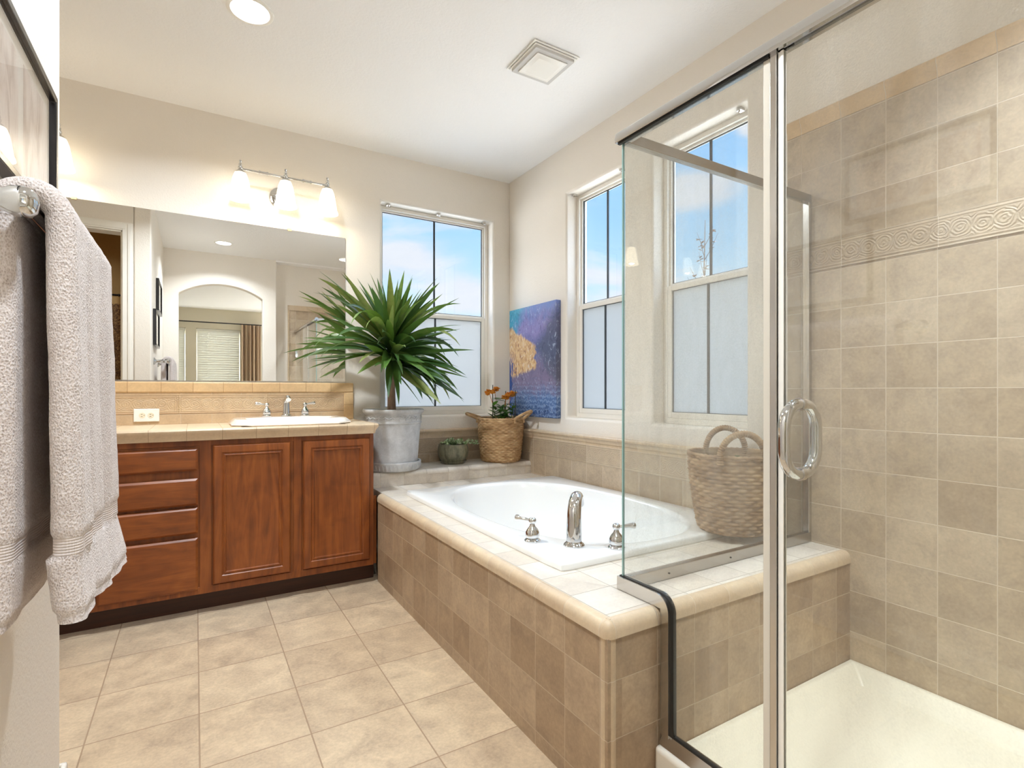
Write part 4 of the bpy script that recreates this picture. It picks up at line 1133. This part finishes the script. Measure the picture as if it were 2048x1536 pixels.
# ------------------------------------------------------------------ flowering plant in a seagrass basket (window step)
BX, BY = 1.944, 3.385
rt = thing('flower_basket', (BX, BY, ST), 'woven seagrass basket with orange flowering plant in the window corner', 'planter basket')
prof = basket(rt, BX, BY, ST, 0.146, 0.174, 0.314, 25, 44, 0.0058, M_straw1, 0.004)
rz = ST + 0.314
ph = math.atan2(-0.90, 0.42)
arc_handle(BX, BY, rz, 0.172, ph, 0.055, 0.058, 0.090, 0.0105, M_straw1, rt)
arc_handle(BX, BY, rz, 0.172, math.atan2(0.62, -0.78), 0.062, 0.034, 0.085, 0.0105, M_straw1, rt)
M_stake = pbr('bamboo_stake', srgb(70, 66, 44), 0.7)
for (x, y, zt) in ((-0.075, -0.01, 1.165), (0.088, -0.055, 1.125), (0.055, 0.03, 1.12)):
    obj('stake', MB().tube([(BX + x, BY + y, rz - 0.09), (BX + x * 1.03 + 0.004, BY + y, zt)], 0.0032, 8), M_stake, rt)
m = MB(); random.seed(5)
def fbounds(q): return q.x < 2.066 and (q.y < YB - 0.02)
stems = [(-0.075, -0.01, 1.07), (0.055, 0.03, 1.045), (0.085, -0.05, 1.03), (-0.03, -0.06, 0.98), (0.03, 0.06, 1.0), (0.01, -0.02, 1.02)]
for (x, y, zt) in stems:
    m.cur = 0.3; m.tube([(BX + x * 0.6, BY + y * 0.6, rz - 0.09), (BX + x, BY + y, zt)], 0.003, 6); m.cur = 0
    for i in range(13):
        t = random.uniform(0.35, 1.0); az = random.uniform(0, 2 * PI); el = R(random.uniform(-20, 45))
        b_ = Vector((BX + x * (0.6 + 0.4 * t), BY + y * (0.6 + 0.4 * t), rz - 0.09 + (zt - rz + 0.09) * t))
        leaf(m, b_, (math.cos(az) * math.cos(el), math.sin(az) * math.cos(el), math.sin(el)), random.uniform(0.05, 0.085), random.uniform(0.012, 0.019), 4.0, 0.3, 5, 0, lambda t: math.sin(PI * min(0.999, t * 0.9 + 0.08)) ** 0.8, bounds=fbounds)
for i in range(95):
    a = random.uniform(0, 2 * PI); q = math.sqrt(random.random()) * 0.13; el = R(random.uniform(15, 70)); az = random.uniform(0, 2 * PI)
    leaf(m, (BX + q * math.cos(a), BY + q * math.sin(a), rz - 0.075 + random.uniform(0, 0.05)), (math.cos(az) * math.cos(el), math.sin(az) * math.cos(el), math.sin(el)), random.uniform(0.035, 0.06), random.uniform(0.012, 0.018), 3.0, 0.3, 4, 0, lambda t: math.sin(PI * min(0.999, t * 0.9 + 0.08)) ** 0.7, bounds=fbounds)
obj('foliage', m, M_green, rt, fix=False)
for (x, y, z) in ((-0.118, -0.04, 1.105), (-0.060, -0.015, 1.118), (0.030, -0.03, 1.072), (0.075, -0.03, 1.09)):
    m = MB()
    for k in range(9):
        c = Vector((BX + x + random.uniform(-0.026, 0.026), BY + y + random.uniform(-0.02, 0.02), z + random.uniform(-0.018, 0.018)))
        rosette(m, c, 0.023, 6, 1.1)
    m.cur = 0.2; m.tube([(BX + x * 0.75, BY + y * 0.75, z - 0.07), (BX + x, BY + y, z)], 0.002, 5); m.cur = 0
    obj('flower_cluster', m, M_orange, rt, fix=False)

# ------------------------------------------------------------------ big basket on the tub rim, behind the shower glass
CX, CYY = 1.932, 1.408
rt = thing('large_basket', (CX, CYY, RZ), 'large woven basket planter with two loop handles on the tub corner behind the shower glass', 'planter basket')
basket(rt, CX, CYY, RZ + 0.0005, 0.142, 0.183, 0.318, 21, 38, 0.0068, M_straw2, 0.006)
rz = RZ + 0.318
fa = math.atan2(-0.56, -0.83)
arc_handle(CX, CYY, rz, 0.182, fa + 0.25, 0.083, 0.098, 0.0, 0.0125, M_straw2, rt)
arc_handle(CX, CYY, rz, 0.172, fa + PI + 0.25, 0.083, 0.098, -0.016, 0.0125, M_straw2, rt)
m = MB(); random.seed(9)
for i in range(60):
    a = random.uniform(0, 2 * PI); q = math.sqrt(random.random()) * 0.10; el = R(random.uniform(5, 60)); az = random.uniform(0, 2 * PI)
    leaf(m, (CX - 0.02 + q * math.cos(a), CYY + q * math.sin(a), rz - 0.09 + random.uniform(0, 0.04)), (math.cos(az) * math.cos(el), math.sin(az) * math.cos(el), math.sin(el)), random.uniform(0.06, 0.09), random.uniform(0.022, 0.032), 4.0, 0.3, 5, 0, lambda t: math.sin(PI * min(0.999, t * 0.88 + 0.1)) ** 0.7, bounds=lambda q: (q.x - CX) ** 2 + (q.y - CYY) ** 2 < 0.026)
obj('foliage', m, M_green, rt, fix=False)

# ------------------------------------------------------------------ canvas on the right wall
def art(nt):
    p = pos(nt); s = sep(nt, p)
    v = math_(nt, 'DIVIDE', math_(nt, 'SUBTRACT', s[2], 0.93), 0.812)         # 0 bottom, 1 top
    u = math_(nt, 'DIVIDE', math_(nt, 'SUBTRACT', 3.517, s[1]), 0.617)        # 0 left, 1 right
    n1 = noise_(nt, p, 7, 4.0, 0.6, 1.5); n2 = noise_(nt, scalev(nt, p, (1, 1, 0.5)), 26, 4.0, 0.65, 2.0); n3 = noise_(nt, p, 60, 2.0, 0.6, 1.0)
    vw = math_(nt, 'ADD', v, math_(nt, 'MULTIPLY', math_(nt, 'SUBTRACT', n1, 0.5), 0.35))
    basec = ramp(nt, vw, [(0.0, srgb(40, 66, 110)), (0.16, srgb(74, 104, 150)), (0.30, srgb(120, 106, 132)), (0.45, srgb(112, 100, 128)), (0.62, srgb(96, 100, 150)), (0.80, srgb(138, 128, 178)), (1.0, srgb(110, 130, 190))])
    teal = maprange(nt, math_(nt, 'ADD', math_(nt, 'SUBTRACT', v, math_(nt, 'MULTIPLY', u, 0.9)), math_(nt, 'MULTIPLY', math_(nt, 'SUBTRACT', n1, 0.5), 0.5)), 0.55, 0.78)
    c = mixc(nt, teal, basec, srgb(60, 150, 176))
    uw = math_(nt, 'ADD', u, math_(nt, 'MULTIPLY', math_(nt, 'SUBTRACT', n1, 0.5), 0.30))
    wedge = math_(nt, 'MINIMUM', math_(nt, 'SUBTRACT', math_(nt, 'SUBTRACT', 0.86, math_(nt, 'MULTIPLY', uw, 0.36)), v), math_(nt, 'SUBTRACT', math_(nt, 'SUBTRACT', v, 0.34), math_(nt, 'MULTIPLY', uw, 0.14)))
    wedge = math_(nt, 'MINIMUM', wedge, math_(nt, 'SUBTRACT', 0.60, uw))
    och = maprange(nt, math_(nt, 'ADD', wedge, math_(nt, 'MULTIPLY', math_(nt, 'SUBTRACT', n2, 0.5), 0.07)), 0.0, 0.03)
    c = mixc(nt, math_(nt, 'MULTIPLY', och, 0.9), c, mixc(nt, maprange(nt, n2, 0.35, 0.65), srgb(190, 128, 66), srgb(232, 200, 140)))
    tree = maprange(nt, math_(nt, 'ADD', math_(nt, 'SUBTRACT', uw, math_(nt, 'MULTIPLY', math_(nt, 'ABSOLUTE', math_(nt, 'SUBTRACT', v, 0.62)), 1.3)), math_(nt, 'MULTIPLY', math_(nt, 'SUBTRACT', n2, 0.5), 0.5)), 0.52, 0.66)
    c = mixc(nt, math_(nt, 'MULTIPLY', tree, 0.75), c, srgb(70, 78, 96))
    rows = math_(nt, 'SINE', math_(nt, 'ADD', math_(nt, 'MULTIPLY', v, 150.0), math_(nt, 'MULTIPLY', n2, 22.0)))
    cob = math_(nt, 'MULTIPLY', maprange(nt, v, 0.34, 0.22), maprange(nt, rows, 0.1, 0.7))
    c = mixc(nt, math_(nt, 'MULTIPLY', cob, 0.55), c, srgb(150, 172, 206))
    low = maprange(nt, math_(nt, 'ADD', u, math_(nt, 'MULTIPLY', math_(nt, 'SUBTRACT', n2, 0.5), 0.6)), 0.10, 0.02)
    c = mixc(nt, math_(nt, 'MULTIPLY', low, maprange(nt, v, 0.62, 0.5)), c, srgb(40, 78, 150))
    dk = maprange(nt, n2, 0.44, 0.33)
    c = mixc(nt, math_(nt, 'MULTIPLY', dk, 0.55), c, srgb(30, 48, 74))
    lt = maprange(nt, n2, 0.58, 0.70)
    c = mixc(nt, math_(nt, 'MULTIPLY', lt, 0.65), c, srgb(196, 206, 226))
    return {'Base Color': c, 'Normal': bump(nt, n3, 0.25, 0.003)}
M_art = pbr('painted_canvas', srgb(110, 120, 160), 0.5, build=art)
rt = thing('canvas_painting', (2.12, 3.21, 1.34), 'unframed canvas painting in blue, violet and ochre beside the window corner', 'painting')
obj('canvas', MB().box(2.098, XR - 0.0008, 2.90, 3.517, 0.9325, 1.742), M_art, rt, bevel=0.003)

# ------------------------------------------------------------------ towel bar and towel on the left wall
BXX, BZ = -0.210, 1.385
rt = thing('towel_bar', (XL, 1.27, BZ), 'chrome towel bar fixed to the wall under the framed picture', 'towel bar')
Ry = Matrix.Rotation(R(90), 3, 'Y')
for y in (0.985, 1.572):
    fl = [(0.0, 0.0), (0.030, 0.0), (0.031, 0.004), (0.026, 0.010), (0.018, 0.016), (0.0135, 0.026), (0.012, 0.045), (0.0125, 0.06), (0.0155, 0.068), (0.0165, 0.074), (0.0135, 0.080), (0.016, 0.086), (0.0205, 0.094), (0.0225, 0.104), (0.0205, 0.114), (0.014, 0.121), (0.0, 0.124)]
    obj('post', MB().lathe(fl, (XL + 0.0005, y, BZ), 32, M=Ry, c0=False, c1=False), M_chrome, rt)
obj('rail', MB().tube([(BXX, 0.985, BZ), (BXX, 1.572, BZ)], 0.0095, 20), M_chrome, rt)

def terry(nt):
    p = pos(nt)
    v = N(nt, 'ShaderNodeTexVoronoi', 0, Vector=scalev(nt, p, (1.0, 1.0, 0.62)), Scale=420.0)
    n1 = noise_(nt, p, 380, 2.0, 0.6); n2 = noise_(nt, p, 22, 2.0)
    h = math_(nt, 'ADD', math_(nt, 'MULTIPLY', v, 0.8), math_(nt, 'MULTIPLY', n1, 0.7))
    c = ramp(nt, math_(nt, 'ADD', math_(nt, 'MULTIPLY', h, 0.6), math_(nt, 'MULTIPLY', n2, 0.25)), [(0.28, srgb(168, 152, 144)), (0.5, srgb(206, 194, 190)), (0.75, srgb(226, 218, 216))])
    return {'Base Color': c, 'Normal': bump(nt, h, 0.75, 0.003)}
M_terry = pbr('terry_cloth', srgb(206, 194, 190), 0.95, build=terry, Sheen_Weight=0.25, Sheen_Roughness=0.6)
def dobby(nt):
    s = sep(nt, pos(nt))
    h = math_(nt, 'SINE', math_(nt, 'MULTIPLY', s[2], 1500.0))
    h2 = math_(nt, 'SINE', math_(nt, 'MULTIPLY', math_(nt, 'ADD', s[1], s[0]), 1500.0))
    return {'Normal': bump(nt, math_(nt, 'ADD', h, math_(nt, 'MULTIPLY', h2, 0.4)), 0.4, 0.002)}
M_dobby = pbr('dobby_band', srgb(214, 204, 200), 0.85, build=dobby)
Y0, Y1 = 1.035, 1.475
ZF, ZBK = 0.775, 0.775
r0 = 0.0325
path = []            # (x, z, nx, nz, part, s) centre line of the folded cloth
SEGS = 92
for i in range(SEGS + 1):                      # back leg, going up
    z = ZBK + (BZ - ZBK) * i / SEGS
    path.append((BXX - r0, z, -1.0, 0.0, 0))
for i in range(1, 12):
    a = PI - PI * i / 12
    path.append((BXX + r0 * math.cos(a), BZ + r0 * math.sin(a), math.cos(a), math.sin(a), 1))
for i in range(SEGS + 1):
    z = BZ - (BZ - ZF) * i / SEGS
    path.append((BXX + r0, z, 1.0, 0.0, 2))
m_body = MB(); rings = []; mids = []
KY = 64
for (x, z, nx, nz, side) in path:
    dz = BZ - z
    t = max(0.0, min(1.0, dz / (BZ - ZF)))
    band = 0.872 < z < 0.906 and side != 1
    hem = z < ZF + 0.014 and side != 1
    thick = 0.0185 + 0.003 * t - (0.003 if band else 0) - (0.004 if hem else 0)
    flare = 0.0 if band else (0.010 * max(0.0, (0.872 - z) / 0.1) if side != 1 and z < 0.872 else 0.0)
    ring = []
    ya, yb_ = Y0 - 0.010 * t - flare * 0.6, Y1 + 0.012 * t + flare * 2.2
    pts = []
    for j in range(KY):                       # outer side
        pts.append((j / (KY - 1), 1))
    for j in range(7): pts.append((1, math.cos(PI * (j + 1) / 8)))
    for j in range(KY): pts.append((1 - j / (KY - 1), -1))
    for j in range(7): pts.append((0, -math.cos(PI * (j + 1) / 8)))
    for (f, o) in pts:
        y = ya + (yb_ - ya) * f
        if abs(o) < 1:
            ext = math.sqrt(1 - o * o) * thick * 0.9
            y += ext if f == 1 else -ext
        fold = (0.0085 * math.sin(f * 17 + 0.6) + 0.0055 * math.sin(f * 34 + 2.0 + 1.2 * t) + 0.005 * math.sin(f * 8 + 1.0)) * (0.25 + 0.75 * t) * (1 if side == 2 else 0.5) * (1.0 if z > 0.87 else 0.35)
        lump = 0.004 * noise.noise(Vector((y * 9, z * 6, side * 3.0)))
        fuzz = 0.0007 * noise.noise(Vector((y * 60, z * 60, side * 9.0 + o))) if not band else 0
        bell = flare * 1.6 * (0.6 + 0.8 * f)
        off = o * (thick + fuzz) + (fold + lump) * (1 if side == 2 else (0.3 if side == 1 else -0.6)) + (bell if side == 2 else (bell * 0.5 if side == 0 else 0))
        off += 0.006 * t * (1 if side == 2 else 0.6)
        if side == 0: off += 0.0
        dzz = (-0.045 * f + 0.004 * math.sin(f * 9)) * (t ** 3) if side == 2 else (-0.02 * f * t ** 3)
        zz = z + nz * off + dzz
        xx = x + nx * off
        ring.append((max(xx, XL + 0.003), y, zz))
    rings.append(ring)
    mids.append(1 if band else 0)
n_ = len(rings[0]); m = MB()
vs = [p for r in rings for p in r]; m.v = vs
for i in range(len(rings) - 1):
    mi = 1 if (mids[i] and mids[i + 1]) else 0
    for j in range(n_):
        k = (j + 1) % n_
        m.f.append([i * n_ + j, i * n_ + k, (i + 1) * n_ + k, (i + 1) * n_ + j]); m.fm.append(mi); m.attr.append(0)
m.f.append(list(reversed(range(n_)))); m.fm.append(0); m.attr.append(0)
m.f.append([(len(rings) - 1) * n_ + j for j in range(n_)]); m.fm.append(0); m.attr.append(0)
tw = obj('bath_towel', m, [M_terry, M_dobby], None, angle=80)
tag(tw, 'thick greige terry bath towel folded over the chrome towel bar', 'towel')

# ------------------------------------------------------------------ framed pictures above the towel
def pic_print(y0, y1, z0, z1):
    def f(nt):
        p = pos(nt); s = sep(nt, p)
        n1 = noise_(nt, scalev(nt, p, (1, 1.0, 0.30)), 16, 4.0, 0.6, 1.4)
        c = ramp(nt, n1, [(0.34, srgb(168, 142, 134)), (0.46, srgb(214, 196, 190)), (0.6, srgb(232, 220, 216)), (0.75, srgb(240, 234, 230))])
        return {'Base Color': c}
    return f
def picture(y0, y1, z0, z1, label):
    rt = thing('picture_frame', (XL, (y0 + y1) / 2, z0), label, 'picture', 'black framed pictures above the towel bar')
    xf = XL + 0.026; b = 0.017
    m = MB().slab('x', y0, y1, z0, z1, XL + 0.001, xf, [(y0 + b, y1 - b, z0 + b, z1 - b)])
    obj('frame', m, pbr('black_frame', srgb(36, 34, 36), 0.22), rt, bevel=0.003)
    obj('mat_board', MB().box(XL + 0.004, XL + 0.012, y0 + b, y1 - b, z0 + b, z1 - b), pbr('mat_board', srgb(236, 232, 228), 0.8), rt)
    w_ = (y1 - y0 - 2 * b)
    Mp = pbr('soft_print', srgb(214, 196, 190), 0.7, build=pic_print(y0, y1, z0, z1))
    for fa_, fb_ in ((0.06, 0.46), (0.54, 0.94)):
        obj('print', MB().box(XL + 0.012, XL + 0.0128, y0 + b + w_ * fa_, y0 + b + w_ * fb_, z0 + b + 0.03, z1 - b - 0.03), Mp, rt)
    obj('glazing', MB().box(XL + 0.017, XL + 0.0185, y0 + b, y1 - b, z0 + b, z1 - b), M_picglass, rt, smooth=False)
picture(1.16, 1.675, 1.52, 1.835, 'black framed picture with pale prints right above the towel bar')
picture(0.74, 1.27, 1.875, 2.175, 'upper black framed picture, seen in the mirror, highest on the left wall')

# ------------------------------------------------------------------ water closet: rod and patterned curtain
RYY, RZZ = 0.66, 2.075
M_rod = pbr('dark_bronze', srgb(34, 28, 26), 0.4, 0.6)
rt = thing('curtain_rod', (-1.3, RYY, RZZ), 'dark shower curtain rod seen in the mirror through the closet doorway', 'curtain rod')
obj('rod', MB().tube([(-2.18, RYY, RZZ), (-0.446, RYY, RZZ)], 0.010, 14), M_rod, rt)
obj('bracket', MB().box(-0.905, -0.855, RYY - 0.013, RYY + 0.013, RZZ - 0.018, RZZ + 0.014), M_black, rt, bevel=0.003)
def brocade(nt):
    p = pos(nt); a = noise_(nt, p, 34, 3.0, 0.6, 3.0); b = noise_(nt, p, 12, 2.0, 0.5, 1.0)
    c = ramp(nt, math_(nt, 'ADD', math_(nt, 'MULTIPLY', a, 0.8), math_(nt, 'MULTIPLY', b, 0.2)), [(0.40, srgb(66, 40, 20)), (0.50, srgb(104, 70, 36)), (0.60, srgb(158, 122, 74)), (0.70, srgb(190, 156, 104))])
    return {'Base Color': c}
M_broc = pbr('brown_brocade', srgb(110, 76, 40), 0.8, build=brocade)
def drape(x0, x1, y, z0, z1, amp, waves, nx_=120):
    m = MB(); th = 0.002
    def row(z, s):
        out = []
        for i in range(nx_ + 1):
            f = i / nx_
            out.append((x0 + (x1 - x0) * f, y + amp * math.sin(2 * PI * waves * f) + 0.3 * amp * math.sin(2 * PI * waves * 2.3 * f + 1) + s, z))
        return out
    rows = [row(z0, th), row((z0 + z1) / 2, th), row(z1, th), row(z1, -th), row((z0 + z1) / 2, -th), row(z0, -th)]
    m.loft(rows + [rows[0]], closed=False, c0=False, c1=False)
    return m
rt = thing('shower_curtain', (-1.3, RYY, 0.2), 'brown and gold patterned shower curtain seen in the mirror through the doorway', 'curtain')
obj('curtain_fabric', drape(-2.15, -0.46, RYY, 0.15, 1.985, 0.022, 7), M_broc, rt, angle=80)
obj('plain_header', drape(-2.15, -0.46, RYY, 1.985, 2.055, 0.022, 7), pbr('plain_header', srgb(170, 136, 84), 0.8), rt, angle=80)
for k in range(12):
    x = -2.1 + k * 0.145
    obj('ring', MB().tube([(x, RYY + 0.018 * math.cos(2 * PI * i / 16), RZZ - 0.008 + 0.022 * math.sin(2 * PI * i / 16)) for i in range(16)], 0.0022, 6, closed=True), M_rod, rt)
downlight(-1.25, 1.1, 'added, unseen ceiling lamp that lights the closet room', 6.0, 2.769)  # lamp added out of sight to brighten the closet

# ------------------------------------------------------------------ bedroom window dressing
def blind_mat():
    m, nt, out = newmat('blind_slat')
    b = nt.nodes.new('ShaderNodeBsdfPrincipled'); setin(nt, b, 'Base Color', srgb(226, 226, 218)); setin(nt, b, 'Roughness', 0.5)
    tr = nt.nodes.new('ShaderNodeBsdfTranslucent'); setin(nt, tr, 0, srgb(244, 240, 228))
    mx = nt.nodes.new('ShaderNodeMixShader'); mx.inputs[0].default_value = 0.045
    nt.links.new(b.outputs[0], mx.inputs[1]); nt.links.new(tr.outputs[0], mx.inputs[2]); nt.links.new(mx.outputs[0], out.inputs[0])
    return m
M_blind = blind_mat()
def blind(x0, x1, z0, z1, label):
    rt = thing('window_blind', ((x0 + x1) / 2, -4.94, z1), label, 'window blind', 'white bedroom blinds')
    obj('headrail', MB().box(x0 + 0.012, x1 - 0.012, -4.985, -4.915, z1 - 0.055, z1 - 0.004), M_blind, rt, bevel=0.003)
    m = MB(); z = z1 - 0.085
    while z > z0 + 0.05:
        d = Vector((0, 0.011, 0.0285))
        a_, b_ = Vector((0, -4.95, z)) - d, Vector((0, -4.95, z)) + d
        m.loft([[(x, a_.y, a_.z), (x, b_.y, b_.z), (x, b_.y, b_.z + 0.003), (x, -4.95, z + 0.005), (x, a_.y, a_.z + 0.003)] for x in (x0 + 0.015, x1 - 0.015)])
        z -= 0.046
    obj('slats', m, M_blind, rt, smooth=False)
    obj('bottom_rail', MB().box(x0 + 0.015, x1 - 0.015, -4.975, -4.925, z0 + 0.008, z0 + 0.03), M_blind, rt)
    for f in (0.25, 0.75):
        obj('cord', MB().tube([(x0 + (x1 - x0) * f, -4.922, z1 - 0.05), (x0 + (x1 - x0) * f, -4.922, z0 + 0.02)], 0.0012, 5), M_blind, rt)
blind(BW[0][0], BW[0][1], BW[0][2], BW[0][3], 'white slatted blind beside the taupe curtain, in the mirror')
blind(BW[1][0], BW[1][1], BW[1][2], BW[1][3], 'white slatted blind at the edge of the arch opening, in the mirror')
for k, b_ in enumerate(BW):  # the last frame belongs to the added, unseen sun opening
    rt = thing('window_%d' % (4 + k), ((b_[0] + b_[1]) / 2, -5.0, b_[2]), kind='structure')
    obj('frame', MB().slab('y', b_[0], b_[1], b_[2], b_[3], -5.06, -5.0, [(b_[0] + 0.04, b_[1] - 0.04, b_[2] + 0.04, b_[3] - 0.04)]), M_vinyl, rt, bevel=0.003)
    obj('clear_pane', MB().box(b_[0] + 0.04, b_[1] - 0.04, -5.035, -5.03, b_[2] + 0.04, b_[3] - 0.04), M_pane, rt, smooth=False)
rt = thing('curtain_rod', (0.0, -4.80, 2.475), 'thin black curtain rod over the bedroom windows, in the mirror', 'curtain rod')
obj('rod', MB().tube([(-1.35, -4.80, 2.475), (1.35, -4.80, 2.475)], 0.011, 12), M_black, rt)
for x in (-1.3, 1.3):
    obj('bracket', MB().box(x - 0.012, x + 0.012, -4.8995, -4.79, 2.46, 2.49), M_black, rt)
M_taupe = pbr('taupe_linen', srgb(196, 174, 150), 0.85)
rt = thing('bedroom_curtain', (0.98, -4.80, 0.05), 'taupe pleated curtain panel hanging beside the bedroom blind, in the mirror', 'curtain')
obj('panel', drape(0.80, 1.16, -4.80, 0.03, 2.462, 0.045, 5, 140), M_taupe, rt, angle=80)

# ------------------------------------------------------------------ outside
struct('wall_bounce', MB().box(-6, 12, 9.0, 9.12, -0.2, 2.2), pbr('bounce_wall', srgb(222, 220, 216), 0.8))  # unseen wall added to bounce sun onto the frosted back window
struct('ground', MB().box(-14, 16, -16, 16, -0.35, -0.2), pbr('ground', srgb(172, 168, 160), 0.9))
random.seed(21)
rt = thing('bare_tree', (5.45, 4.36, -0.2), 'thin nearly leafless tree outside the window behind the shower glass', 'tree')
mt = MB(); ml = MB()
mt.tube([(5.45, 4.36, -0.2), (5.46, 4.36, 1.2), (5.42, 4.37, 2.2), (5.44, 4.36, 3.25)], [0.03, 0.022, 0.012, 0.003], 8)
for i in range(20):
    z = random.uniform(1.5, 3.1); az = random.uniform(0, 2 * PI); L = random.uniform(0.25, 0.6) * (3.6 - z) / 1.6
    b_ = Vector((5.43, 4.36, z)); d = Vector((math.cos(az) * 0.55, math.sin(az) * 0.55, 0.83))
    mt.tube([b_, b_ + d * L * 0.5, b_ + d * L + Vector((0, 0, 0.05))], [0.005, 0.0035, 0.0015], 5)
    for k in range(7):
        q = b_ + d * L * random.uniform(0.35, 1.05)
        a2 = random.uniform(0, 2 * PI)
        leaf(ml, q, (math.cos(a2), math.sin(a2), random.uniform(-0.3, 0.6)), random.uniform(0.04, 0.07), 0.018, 0, 0.2, 2, 0, lambda t: (0.3, 1.0, 0.1)[int(t * 2)])
obj('branches', mt, pbr('twig_bark', srgb(40, 32, 30), 0.9), rt)
obj('leaves', ml, leaf_mat('dry_leaf', [(0.2, srgb(52, 38, 32)), (0.8, srgb(70, 52, 42))], 0.8, 0.0), rt, fix=False)
